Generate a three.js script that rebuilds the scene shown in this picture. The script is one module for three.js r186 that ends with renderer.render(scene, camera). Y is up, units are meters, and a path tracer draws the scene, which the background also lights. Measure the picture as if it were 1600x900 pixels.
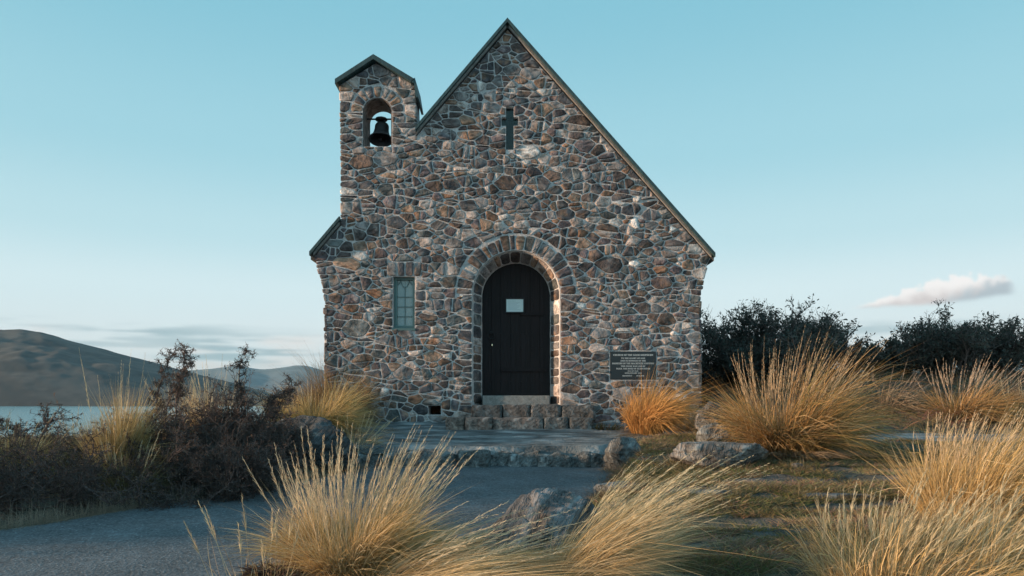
import * as THREE from 'three';
import { mergeGeometries } from 'three/addons/utils/BufferGeometryUtils.js';
import { ImprovedNoise } from 'three/addons/math/ImprovedNoise.js';

/* ------------------------------------------------------------------ camera, sky, sun, exposure */
const scene = new THREE.Scene();
const EYE = 0.95, F = 1150;                       // eye height; focal length in pixels of a 1600 px wide picture
const camera = new THREE.PerspectiveCamera(2 * Math.atan(625 / F) * 180 / Math.PI, 1600 / 900, 0.1, 60000);
camera.position.set(0, EYE, 0);
camera.setViewOffset(1600, 1250, 0, 0, 1600, 900);  // level camera, lens shifted up
const renderer = new THREE.WebGLRenderer({ antialias: true });
renderer.toneMapping = THREE.LinearToneMapping;
renderer.toneMappingExposure = 1.3;
renderer.shadowMap.enabled = true;

const noiseGen = new ImprovedNoise();
const N3 = (x, y, z = 0) => noiseGen.noise(x + 31.7, y + 17.3, z + 53.1);
function fbm(x, y, z = 0, oct = 4) { let s = 0, a = 0.5; for (let i = 0; i < oct; i++) { s += a * N3(x, y, z + i * 7.7); x *= 2.03; y *= 2.03; z *= 2.03; a *= 0.5; } return s; }
function rand(seed) { let a = seed >>> 0; return () => { a = (a + 0x6D2B79F5) | 0; let t = Math.imul(a ^ (a >>> 15), 1 | a); t = (t + Math.imul(t ^ (t >>> 7), 61 | t)) ^ t; return ((t ^ (t >>> 14)) >>> 0) / 4294967296; }; }
const clamp = (x, a = 0, b = 1) => Math.min(b, Math.max(a, x));
const ss = (a, b, x) => { const t = clamp((x - a) / (b - a)); return t * t * (3 - 2 * t); };
const lerp = (a, b, t) => a + (b - a) * t;
const tone = (c, f) => [c[0] * f, c[1] * f, c[2] * f];
const mix3 = (a, b, t) => [lerp(a[0], b[0], t), lerp(a[1], b[1], t), lerp(a[2], b[2], t)];
const lin = (r, g, b) => [r, g, b].map(c => { c /= 255; return c <= 0.04045 ? c / 12.92 : Math.pow((c + 0.055) / 1.055, 2.4); });
const table = (T, x) => { if (x <= T[0][0]) return T[0][1]; for (let i = 1; i < T.length; i++) if (x <= T[i][0]) { const t = (x - T[i - 1][0]) / (T[i][0] - T[i - 1][0]); return lerp(T[i - 1][1], T[i][1], t); } return T[T.length - 1][1]; };

const SUN_AZ = 9.2 * Math.PI / 180, SUN_EL = 9.5 * Math.PI / 180;   // low evening sun, from the left and a little behind the camera
const sunDir = new THREE.Vector3(-Math.cos(SUN_AZ) * Math.cos(SUN_EL), Math.sin(SUN_EL), Math.sin(SUN_AZ) * Math.cos(SUN_EL));
const sun = new THREE.DirectionalLight(new THREE.Color().setRGB(1, 0.65, 0.41), 5);
sun.position.copy(sunDir).multiplyScalar(40).add(new THREE.Vector3(0, 1, -8));
sun.target.position.set(0, 1, -8);
sun.castShadow = true; sun.shadow.radius = 3; sun.shadow.mapSize.set(4096, 4096);
Object.assign(sun.shadow.camera, { left: -22, right: 22, top: 14, bottom: -14, near: 0.5, far: 90 });
scene.add(sun, sun.target);
scene.fog = new THREE.FogExp2(new THREE.Color().setRGB(0.55, 0.86, 1), 0.00003);   // thin evening air over the lake

const SKY = 1 / 1.28;
function makeSky() {
  const W = 3072, H = 1536, data = new Float32Array(W * H * 4);
  const stops = [[0, lin(237, 239, 239)], [3, lin(230, 240, 243)], [8, lin(215, 238, 244)], [12, lin(188, 225, 235)], [18, lin(160, 211, 226)], [28, lin(132, 195, 215)], [45, lin(112, 176, 202)], [90, lin(84, 148, 184)]];
  const skyAt = e => { e = Math.max(0, e); for (let i = 1; i < stops.length; i++) if (e <= stops[i][0]) return mix3(stops[i - 1][1], stops[i][1], ss(0, 1, (e - stops[i - 1][0]) / (stops[i][0] - stops[i - 1][0])) * 0.5 + 0.5 * (e - stops[i - 1][0]) / (stops[i][0] - stops[i - 1][0])); return stops[7][1]; };
  const white = lin(249, 244, 242), shade = lin(176, 190, 200), peach = lin(240, 214, 200), streak = lin(158, 186, 196);
  for (let j = 0; j < H; j++) {
    const el = ((j + 0.5) / H - 0.5) * 180;
    const base = skyAt(el);
    for (let i = 0; i < W; i++) {
      const th = ((i + 0.5) / W - 0.5) * 2 * Math.PI, az = Math.atan2(Math.cos(th), -Math.sin(th)) * 180 / Math.PI; // 0 = camera's way, + to the right
      let c = mix3(base, [1, 1, 1], 0), k = 1 + 0.06 * Math.cos((az - 35) * Math.PI / 180);
      c = [c[0] * k, c[1] * (1 + (k - 1) * 0.5), c[2] * (1 + (k - 1) * 0.4)];
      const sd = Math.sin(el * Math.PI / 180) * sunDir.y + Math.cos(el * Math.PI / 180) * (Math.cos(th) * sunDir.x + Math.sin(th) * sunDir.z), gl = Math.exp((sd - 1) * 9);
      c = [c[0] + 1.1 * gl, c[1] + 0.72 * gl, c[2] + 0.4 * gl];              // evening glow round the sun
      if (el > -1 && el < 9) {
        const u = Math.cos(th) * 12, v = Math.sin(th) * 12;
        // low thin bands of stratus all round, whiter and warmer near the horizon
        const bank = fbm(u * 0.55, v * 0.55 + 9, el * 0.55, 5);
        const m1 = ss(0.0, 0.34, bank + 0.16 - Math.abs(el - 1.8) * 0.085) * ss(6.2, 4.2, el);
        c = mix3(c, mix3(peach, white, ss(0.5, 4, el + bank * 3) * 0.75), m1 * 0.8);
        const s1 = fbm(u * 0.5 + 4, v * 0.5, el * 1.9 + 3, 4);
        const m2 = ss(-0.04, 0.2, s1 + 0.05) * ss(1.2, 2.4, el) * ss(5.8, 4.6, el) * ss(-0.1, 0.15, fbm(u * 0.25, v * 0.25 + 3, el * 0.3, 2) + 0.06 - az * 0.004 * (Math.abs(az) < 60 ? 1 : 0));
        c = mix3(c, streak, m2 * 0.9);
      }
      // one small flat-based cumulus
      if (az > 23 && az < 36 && el > 5.2 && el < 9.5) {
        const t = (az - 24.6) / (34.3 - 24.6);
        if (t > -0.05 && t < 1.05) {
          const bumps = fbm(az * 1.1, 3.3, 1, 4) * 0.9 + fbm(az * 1.6, el * 1.8, 2, 5) * 1.0;
          const top = 6.6 + 1.62 * Math.pow(ss(-0.02, 0.6, t), 1.1) * (1 - 0.12 * ss(0.75, 1.0, t)) * (1 - ss(0.97, 1.04, t)) + bumps * 0.75 * ss(0.05, 0.4, t);
          const bot = 6.36 + 0.05 * Math.sin(t * 7) + 0.32 * ss(0.45, 1, t) + fbm(az * 0.7, 8, el, 3) * 0.16;
          const d = ss(-0.03, 0.17, top - el) * ss(-0.12, 0.26, el - bot) * ss(-0.02, 0.16, t) * ss(1.03, 0.95, t);
          const h = (el - bot) / Math.max(0.3, top - bot);
          let cc = mix3(mix3(lin(214, 208, 210), peach, 0.2), tone(white, 1.08), ss(0.1, 0.75, h + bumps * 0.5));
          cc = mix3(cc, shade, ss(0.62, 0.98, t + (0.5 - h) * 0.45 + bumps * 0.1) * 0.9);
          c = mix3(c, cc, d * 0.96);
        }
      }
      const o = (j * W + i) * 4;
      data[o] = c[0] * SKY; data[o + 1] = c[1] * SKY; data[o + 2] = c[2] * SKY; data[o + 3] = 1;
    }
  }
  const t = new THREE.DataTexture(data, W, H, THREE.RGBAFormat, THREE.FloatType);
  t.mapping = THREE.EquirectangularReflectionMapping; t.magFilter = THREE.LinearFilter; t.colorSpace = THREE.LinearSRGBColorSpace; t.needsUpdate = true;
  return t;
}
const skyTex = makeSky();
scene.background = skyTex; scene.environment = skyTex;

/* ------------------------------------------------------------------ helpers */
const used = {};
function numbered(name) { const n = used[name] = (used[name] ?? -1) + 1; return n ? `${name}_${String(n).padStart(3, '0')}` : name; }
function tag(o, label, category, group) { o.userData.label = label; o.userData.category = category; if (group) o.userData.group = group; return o; }
function thing(name, label, category, pos = [0, 0, 0], group) { const g = new THREE.Group(); g.name = numbered(name); g.position.set(...pos); scene.add(g); return tag(g, label, category, group); }
function part(name, geo, mat, parent) { const m = new THREE.Mesh(geo, mat); m.name = name; m.castShadow = m.receiveShadow = true; parent.add(m); return m; }
function struct(name, geo, mat, kind = 'structure') { const m = new THREE.Mesh(geo, mat); m.name = numbered(name); m.castShadow = m.receiveShadow = true; m.userData.kind = kind; scene.add(m); return m; }
const px = (x, d) => (x - 800) / F * d;              // world x of a picture column at a distance d in front of the camera
const py = (y, d) => EYE + (625 - y) / F * d;

class Buf {                                           // collects indexed triangles with colour and uv
  constructor() { this.p = []; this.c = []; this.u = []; this.i = []; }
  v(x, y, z, c, u = 0, v = 0) { this.p.push(x, y, z); this.c.push(c[0], c[1], c[2]); this.u.push(u, v); return this.p.length / 3 - 1; }
  t(a, b, c) { this.i.push(a, b, c); }
  geo(smooth = true) {
    let g = new THREE.BufferGeometry();
    g.setAttribute('position', new THREE.Float32BufferAttribute(this.p, 3));
    g.setAttribute('color', new THREE.Float32BufferAttribute(this.c, 3));
    g.setAttribute('uv', new THREE.Float32BufferAttribute(this.u, 2));
    g.setIndex(this.i);
    if (!smooth) g = g.toNonIndexed();
    g.computeVertexNormals();
    return g;
  }
}
/* tileable noise textures */
function lattice(seed, n) { const r = rand(seed), a = new Float32Array(n * n); for (let i = 0; i < a.length; i++) a[i] = r(); return (x, y) => { const xi = Math.floor(x), yi = Math.floor(y), fx = x - xi, fy = y - yi, w = k => ((k % n) + n) % n, s = t => t * t * (3 - 2 * t); const g = (i, j) => a[w(yi + j) * n + w(xi + i)]; return lerp(lerp(g(0, 0), g(1, 0), s(fx)), lerp(g(0, 1), g(1, 1), s(fx)), s(fy)); }; }
function tileNoise(seed, base, oct, sx = 1, sy = 1) { const L = []; for (let o = 0; o < oct; o++) L.push(lattice(seed + o * 13, base << o)); return (u, v) => { let s = 0, a = 0.5, t = 0; L.forEach((l, o) => { const n = base << o; s += a * l(u * n * sx, v * n * sy); t += a; a *= 0.55; }); return s / t; }; }
function tex(size, fn, srgb = false) {
  const d = new Uint8Array(size * size * 4);
  for (let j = 0; j < size; j++) for (let i = 0; i < size; i++) { const c = fn(i / size, j / size), o = (j * size + i) * 4; for (let k = 0; k < 3; k++) d[o + k] = clamp(Array.isArray(c) ? c[k] : c) * 255; d[o + 3] = 255; }
  const t = new THREE.DataTexture(d, size, size); t.wrapS = t.wrapT = THREE.RepeatWrapping; t.magFilter = THREE.LinearFilter; t.minFilter = THREE.LinearMipmapLinearFilter; t.generateMipmaps = true;
  if (srgb) t.colorSpace = THREE.SRGBColorSpace; t.needsUpdate = true; return t;
}
const rep = (t, x, y) => { const c = t.clone(); c.repeat.set(x, y); c.needsUpdate = true; return c; };
const col = (r, g, b) => new THREE.Color().setRGB(r, g, b);

const nA = tileNoise(5, 6, 6), nB = tileNoise(9, 24, 4), nC = tileNoise(21, 3, 5), nD = tileNoise(33, 96, 2);
const rockTex = tex(1024, (u, v) => { const vein = Math.abs(nA(u, v * 1) - 0.5) < 0.012 ? 0.3 : 0; const g = 0.66 + 1.3 * (nA(u, v) - 0.5) + 0.75 * (nB(u, v) - 0.5) + 0.25 * (nD(u, v) - 0.5); return clamp(g + vein - 0.02, 0.16, 1); });
const schistTex = tex(1024, (u, v) => { const w = nC(u, v) * 0.12; const l = nB((u * 0.25) % 1, v + w); const g = 0.66 + 0.9 * (nA(u, v + w) - 0.5) + 1.1 * (l - 0.5) + 0.2 * (nD(u, v) - 0.5); return clamp(g, 0.16, 1); });
const mortarTex = tex(512, (u, v) => clamp(0.62 + 0.45 * (nB(u, v) - 0.4) + 0.35 * (nD(u, v) - 0.5) + 0.3 * (nC(u, v) - 0.5)));
const gritTex = tex(1024, (u, v) => { const s = nD(u, v), f = nB(u, v); return clamp(0.4 + 0.6 * (s - 0.42) + 0.25 * (f - 0.5) + 0.3 * (nC(u, v) - 0.5) + (s > 0.80 ? 0.35 : 0), 0.05, 1); });
const soilTex = tex(1024, (u, v) => clamp(0.5 + 0.7 * (nA(u, v) - 0.5) + 0.6 * (nB(u, v) - 0.5) + 0.35 * (nD(u, v) - 0.5), 0.08, 1));
const woodTex = tex(512, (u, v) => { const g = nB((u * 2) % 1, v * 0.06 + 0.3), s = nD(u, v * 0.05); return clamp(0.55 + 0.6 * (g - 0.5) + 0.4 * (s - 0.5) + 0.3 * (nC(u, v) - 0.5), 0.1, 1); });

const std = (o) => new THREE.MeshStandardMaterial({ roughness: 0.9, ...o });
const M = {
  stone: std({ vertexColors: true, map: rep(rockTex, 1.1, 1.1), bumpMap: rep(rockTex, 1.1, 1.1), bumpScale: 0.02, roughness: 0.82 }),
  schist: std({ vertexColors: true, map: rep(schistTex, 1.3, 1.3), bumpMap: rep(schistTex, 1.3, 1.3), bumpScale: 0.022, roughness: 0.8 }),
  mortar: std({ color: col(0.86, 0.86, 0.87), map: rep(mortarTex, 1.4, 1.4), bumpMap: rep(mortarTex, 1.4, 1.4), bumpScale: 0.02, roughness: 0.95 }),
  boulder: std({ vertexColors: true, map: rep(rockTex, 1.6, 1.6), bumpMap: rep(rockTex, 1.6, 1.6), bumpScale: 0.07, roughness: 0.85 }),
  slab: std({ vertexColors: true, map: rep(schistTex, 0.45, 0.8), bumpMap: rep(schistTex, 0.45, 0.8), bumpScale: 0.05, roughness: 0.62 }),
  asphalt: std({ color: col(0.24, 0.28, 0.31), map: rep(gritTex, 0.85, 0.85), bumpMap: rep(gritTex, 0.85, 0.85), bumpScale: 0.006, roughness: 0.85 }),
  ground: std({ vertexColors: true, map: rep(soilTex, 0.7, 0.7), bumpMap: rep(soilTex, 0.7, 0.7), bumpScale: 0.06, roughness: 1 }),
  timber: std({ color: col(0.065, 0.15, 0.17), map: rep(woodTex, 1, 1), bumpMap: woodTex, bumpScale: 0.004, roughness: 0.6 }),
  roof: std({ color: col(0.12, 0.125, 0.13), roughness: 0.7 }),
  door: std({ color: col(0.02, 0.014, 0.017), map: rep(woodTex, 1.2, 1), bumpMap: rep(woodTex, 1.2, 1), bumpScale: 0.008, roughness: 0.8 }),
  iron: std({ color: col(0.03, 0.03, 0.033), metalness: 0.6, roughness: 0.5 }),
  brass: std({ color: col(0.8, 0.72, 0.5), metalness: 0.9, roughness: 0.25 }),
  bronze: std({ color: col(0.075, 0.08, 0.085), metalness: 0.55, roughness: 0.48, bumpMap: rep(mortarTex, 3, 3), bumpScale: 0.002 }),
  lead: std({ color: col(0.1, 0.19, 0.195), roughness: 0.5 }),
  frame: std({ color: col(0.16, 0.29, 0.29), roughness: 0.5 }),
  glass: new THREE.MeshPhysicalMaterial({ color: col(0.25, 0.4, 0.42), roughness: 0.12, metalness: 0, clearcoat: 1, clearcoatRoughness: 0.05, specularIntensity: 1, ior: 1.6, bumpMap: rep(mortarTex, 2, 2), bumpScale: 0.004 }),
  pane: new THREE.MeshPhysicalMaterial({ color: col(0.5, 0.6, 0.6), roughness: 0.08, transmission: 1, thickness: 0, ior: 1.5 }),
  concrete: std({ color: col(0.42, 0.43, 0.42), map: rep(mortarTex, 1, 1), bumpMap: rep(mortarTex, 1, 1), bumpScale: 0.012, roughness: 0.9 }),
  grass: new THREE.MeshPhysicalMaterial({ vertexColors: true, roughness: 0.9, transmission: 0.22, thickness: 0, specularIntensity: 0.3, side: THREE.DoubleSide }),
  twig: std({ vertexColors: true, roughness: 0.95 }),
  leaf: new THREE.MeshPhysicalMaterial({ vertexColors: true, roughness: 0.9, transmission: 0.3, thickness: 0, specularIntensity: 0.3, side: THREE.DoubleSide }),
  hill: std({ vertexColors: true, roughness: 1 }),
  water: new THREE.MeshPhysicalMaterial({ color: col(0.14, 0.36, 0.41), roughness: 0.2, ior: 1.33 }),
};

/* ------------------------------------------------------------------ the lie of the land */
const leftEdge = d => table([[1, -7], [2, -6.2], [3.5, -5], [5.3, -3.69], [7.4, -2.57], [9.3, -1.9], [9.6, -1.86]], d) + 0.06 * N3(d * 1.7, 2) + 0.03 * N3(d * 6, 5);
const rightEdge = d => table([[1, -3.4], [2.5, -2.6], [3.6, -1.75], [4.3, -1.1], [4.9, -0.3], [5.6, 0.38], [7.5, 0.98], [9.0, 1.28], [9.6, 1.36]], d) + 0.06 * N3(d * 1.9, 8) + 0.04 * N3(d * 5, 3);
const pathY = d => 0.019 * (d - 4);
function pathDist(x, d) { const q = clamp(d, 1, 9.5); const out = Math.max(leftEdge(q) - x, x - rightEdge(q)); return Math.max(out, d - 9.5); }
function inTerrace(x, d) { const front = table([[-2.4, 9.5], [1.15, 9.42], [1.6, 9.9], [2.5, 10.2], [2.8, 10.3], [4, 9.6], [7.5, 9.35], [9, 9.3]], x); return x > -2.35 && x < 9 && d > front && d < (x < 2.75 ? 11.5 : 10.7 - (x - 2.75) * 0.02); }
const terraceY = d => table([[9.3, 0.335], [10.8, 0.515], [11.5, 0.6]], d);
function groundY(x, d) {
  const general = d < 11.3 ? 0.56 - 0.077 * (11.3 - d) : 0.56 + 0.02 * Math.min(d - 11.3, 4);
  const left = -0.02 + 0.028 * (d - 4);
  const wl = d < 8.5 ? ss(-1.2, -3.2, x) : ss(-2.9, -4.6, x);
  const wblend = lerp(ss(-1.2, -3.2, x), ss(-2.9, -4.6, x), ss(8, 10, d));
  let y = lerp(general, left, wblend);
  y += 0.78 * ss(10.4, 15.5, d) * ss(2.6, 5.2, x);                        // rise behind on the right
  const edge = lerp(12.2, 24, ss(-6, 4, x));
  if (d > edge) y -= (d - edge) * 0.11 + Math.pow(Math.min(d - edge, 60), 1.5) * 0.018;
  if (d < 0) y += 0.02 * -d;
  const rough = 0.05 * fbm(x * 0.9, d * 0.9, 0, 3) + 0.035 * fbm(x * 4, d * 4, 3, 2);
  y += rough * ss(0.02, 0.4, pathDist(x, d)) * (inTerrace(x, d) ? 0.2 : 1);
  const pd = pathDist(x, d);
  y = lerp(pathY(d) - 0.035, y, ss(-0.02, 0.42, pd));
  if (d > 9.3 && inTerrace(x, d)) y = Math.min(y, terraceY(d) - 0.09);
  return Math.max(y, -16);
}
function axis(lo, hi, a, b, step, grow) { const v = []; for (let x = a; x <= b; x += step) v.push(x); let s = step, x = b; while (x < hi) { s *= grow; x += s; v.push(Math.min(x, hi)); } s = step; x = a; while (x > lo) { s *= grow; x -= s; v.unshift(Math.max(x, lo)); } return v; }
{
  const xs = axis(-160, 160, -6.5, 7.5, 0.085, 1.13), ds = axis(-120, 160, 2.6, 13, 0.085, 1.13), b = new Buf();
  ds.forEach((d) => xs.forEach((x) => {
    const y = groundY(x, d), n = fbm(x * 0.8, d * 0.8, 9, 4), m = fbm(x * 2.6, d * 2.6, 4, 3);
    let c = mix3([0.25, 0.235, 0.215], [0.15, 0.145, 0.085], ss(-0.15, 0.25, n));       // bare soil .. turf
    c = mix3(c, [0.36, 0.29, 0.18], ss(0.08, 0.4, m) * 0.6);                                // straw litter
    if (x < -1.5) c = mix3(c, [0.17, 0.14, 0.11], 0.6);
    b.v(x, y, -d, c, x, d);
  }));
  const w = xs.length;
  for (let j = 0; j + 1 < ds.length; j++) for (let i = 0; i + 1 < w; i++) { const a = j * w + i; b.t(a, a + 1, a + w + 1); b.t(a, a + w + 1, a + w); }
  struct('ground', b.geo(), M.ground);
}
{ // asphalt path, a sheet on the ground with ragged edges
  const b = new Buf(), ds = []; for (let d = 1; d <= 9.56; d += 0.08) ds.push(d);
  const n = 40;
  ds.forEach(d => { for (let i = 0; i <= n; i++) { const x = lerp(leftEdge(d), rightEdge(d), i / n), e = Math.min(i, n - i) / n; b.v(x, pathY(d) + 0.012 * fbm(x * 1.3, d * 1.3, 1, 2) - (e < 0.001 ? 0.03 : 0), -d, [1, 1, 1], x, d); } });
  for (let j = 0; j + 1 < ds.length; j++) for (let i = 0; i < n; i++) { const a = j * (n + 1) + i; b.t(a, a + 1, a + n + 2); b.t(a, a + n + 2, a + n + 1); }
  struct('path', b.geo(), M.asphalt);
}
struct('lake', new THREE.PlaneGeometry(40000, 40000).rotateX(-Math.PI / 2).translate(0, -12, 0), M.water);
function range(name, prof, x0, x1, nx, dNear, dRidge, dBack, rough, color) {
  const b = new Buf(), nr = 90;
  for (let j = 0; j <= nr; j++) for (let i = 0; i <= nx; i++) {
    const X = lerp(x0, x1, i / nx), r = j / nr * 1.5, d = r < 1 ? lerp(dNear, dRidge, r) : lerp(dRidge, dBack, (r - 1) / 0.5);
    const H = py(table(prof, X), dRidge) + 12, s = r < 1 ? Math.pow(r, 0.85) : 1 - (r - 1) * 1.4;
    const wx = X * dRidge, rv = fbm(wx / 420 + r * 0.8, r * 2.2, 5, 5), rv2 = fbm(wx / 130, r * 7, 8, 4);
    const y = -13 + H * s + H * rough * (rv * 0.55 + rv2 * 0.18) * clamp(r * 2.4) * (r > 0.9 ? 0.35 : 1);
    const k = fbm(wx / 300, r * 5, 2, 5) + 0.6 * fbm(wx / 45, r * 34, 6, 4), c = mix3(color[0], color[1], ss(-0.2, 0.25, k));
    b.v(X * d, y, -d, c, X * 10, r * 10);
  }
  for (let j = 0; j < nr; j++) for (let i = 0; i < nx; i++) { const a = j * (nx + 1) + i; b.t(a, a + 1, a + nx + 2); b.t(a, a + nx + 2, a + nx + 1); }
  return struct(name, b.geo(), M.hill);
}
range('hill', [[-2.4, 470], [-1.5, 490], [-0.9, 506], [-0.74, 513], [-0.69, 514.5], [-0.667, 514], [-0.64, 518], [-0.609, 528], [-0.52, 555], [-0.435, 581], [-0.37, 600], [-0.33, 613], [-0.29, 634]], -2.4, -0.28, 480, 1500, 2600, 3600, 0.28, [[0.026, 0.036, 0.042], [0.062, 0.068, 0.07]]);
range('mountain_range', [[-1.2, 560], [-0.6, 585], [-0.46, 580], [-0.41, 577], [-0.372, 570], [-0.355, 575], [-0.34, 577], [-0.327, 577], [-0.31, 574], [-0.295, 570.5], [-0.278, 571], [-0.268, 575], [-0.25, 580], [-0.1, 585], [0.2, 590], [0.45, 575], [0.6, 552], [0.66, 538], [0.7, 528], [0.8, 515], [1.2, 540]], -1.2, 1.2, 420, 6500, 9500, 12000, 0.2, [[0.08, 0.125, 0.155], [0.13, 0.175, 0.21]]);  // grey rock tinted blue, distance haze mixed into its colours

/* ------------------------------------------------------------------ the church */
const ZF = -11.5;                                                        // plane of the front wall
const church = thing('church', 'small gabled church of brown field stone with belfry and arched black door', 'church', [0, 0, 0]);
const AP = [-0.07, 6.87], ER = [3.15, 3.23], EL = [-3.14, 3.25];
const sR = (AP[1] - ER[1]) / (ER[0] - AP[0]), sL = (AP[1] - EL[1]) / (AP[0] - EL[0]);
const rakeR = x => AP[1] - (x - AP[0]) * sR, rakeL = x => AP[1] - (AP[0] - x) * sL;
const RT = 0.125;                                                        // vertical thickness of the roof edge
const facade = [[-2.93, 0.4], [2.96, 0.4], [2.94, 2.55], [2.985, 2.85], [3.06, 3.1], [3.1, rakeR(3.1) - RT], [AP[0], AP[1] - RT - 0.01], [-1.5, rakeL(-1.5) - RT], [-1.52, 5.88], [-2.13, 6.21], [-2.68, 5.87], [-2.66, rakeL(-2.66) - RT], [-3.08, rakeL(-3.08) - RT], [-3.04, 3.05], [-2.96, 2.75], [-2.91, 2.45]];
const DOOR = { cx: 0.065, y: 2.6, r: 0.69, ring: 0.95 }, BELL = { cx: -2.105, y: 5.45, r: 0.228, ring: 0.43, y0: 4.91 };
const WIN = [-1.86, 2.07, -1.52, 2.88], CR1 = [-0.095, 4.86, 0.025, 5.53], CR2 = [-0.165, 5.235, 0.095, 5.37], PLQ = [1.52, 1.26, 2.26, 1.72], VENT = [-1.31, 0.72, -1.11, 0.86];
const LINT = [-1.95, 2.885, -1.42, 3.11];
function rectPath(r) { const p = new THREE.Path(); p.moveTo(r[0], r[1]); p.lineTo(r[0], r[3]); p.lineTo(r[2], r[3]); p.lineTo(r[2], r[1]); p.closePath(); return p; }
function archPath(o, y0) { const p = new THREE.Path(); p.moveTo(o.cx - o.r, y0); p.lineTo(o.cx - o.r, o.y); p.absarc(o.cx, o.y, o.r, Math.PI, 0, true); p.lineTo(o.cx + o.r, y0); p.closePath(); return p; }
{
  const s = new THREE.Shape(facade.map(p => new THREE.Vector2(...p)));
  const cross = new THREE.Path([[CR1[0], CR1[1]], [CR1[0], CR2[1]], [CR2[0], CR2[1]], [CR2[0], CR2[3]], [CR1[0], CR2[3]], [CR1[0], CR1[3]], [CR1[2], CR1[3]], [CR1[2], CR2[3]], [CR2[2], CR2[3]], [CR2[2], CR2[1]], [CR1[2], CR2[1]], [CR1[2], CR1[1]]].map(p => new THREE.Vector2(...p)));
  s.holes.push(archPath(DOOR, 0.7), archPath(BELL, BELL.y0), rectPath(WIN), cross, rectPath(VENT));
  const g = new THREE.ExtrudeGeometry(s, { depth: 0.55, bevelEnabled: false, curveSegments: 28 }).translate(0, 0, ZF - 0.55);
  const nave = [[-2.88, 2.48], [2.5, 2.91]].map(([a]) => a);
  const bx = (x0, x1, y0, y1, z0, z1) => new THREE.BoxGeometry(x1 - x0, y1 - y0, z1 - z0).translate((x0 + x1) / 2, (y0 + y1) / 2, (z0 + z1) / 2).toNonIndexed();
  const back = new THREE.ExtrudeGeometry(new THREE.Shape([[-2.9, 0.2], [2.9, 0.2], [2.9, 3.2], [AP[0], AP[1] - 0.2], [-2.9, 3.2]].map(p => new THREE.Vector2(...p))), { depth: 0.4, bevelEnabled: false }).translate(0, 0, -20.4);
  const parts = [g, bx(-2.89, -2.5, 0.2, 3.28, -20, ZF - 0.55), bx(2.5, 2.92, 0.2, 3.28, -20, ZF - 0.55), back].map(x => { const q = x.index ? x.toNonIndexed() : x; return q; });
  var wall = part('wall', mergeGeometries(parts), M.mortar, church);
}
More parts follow.
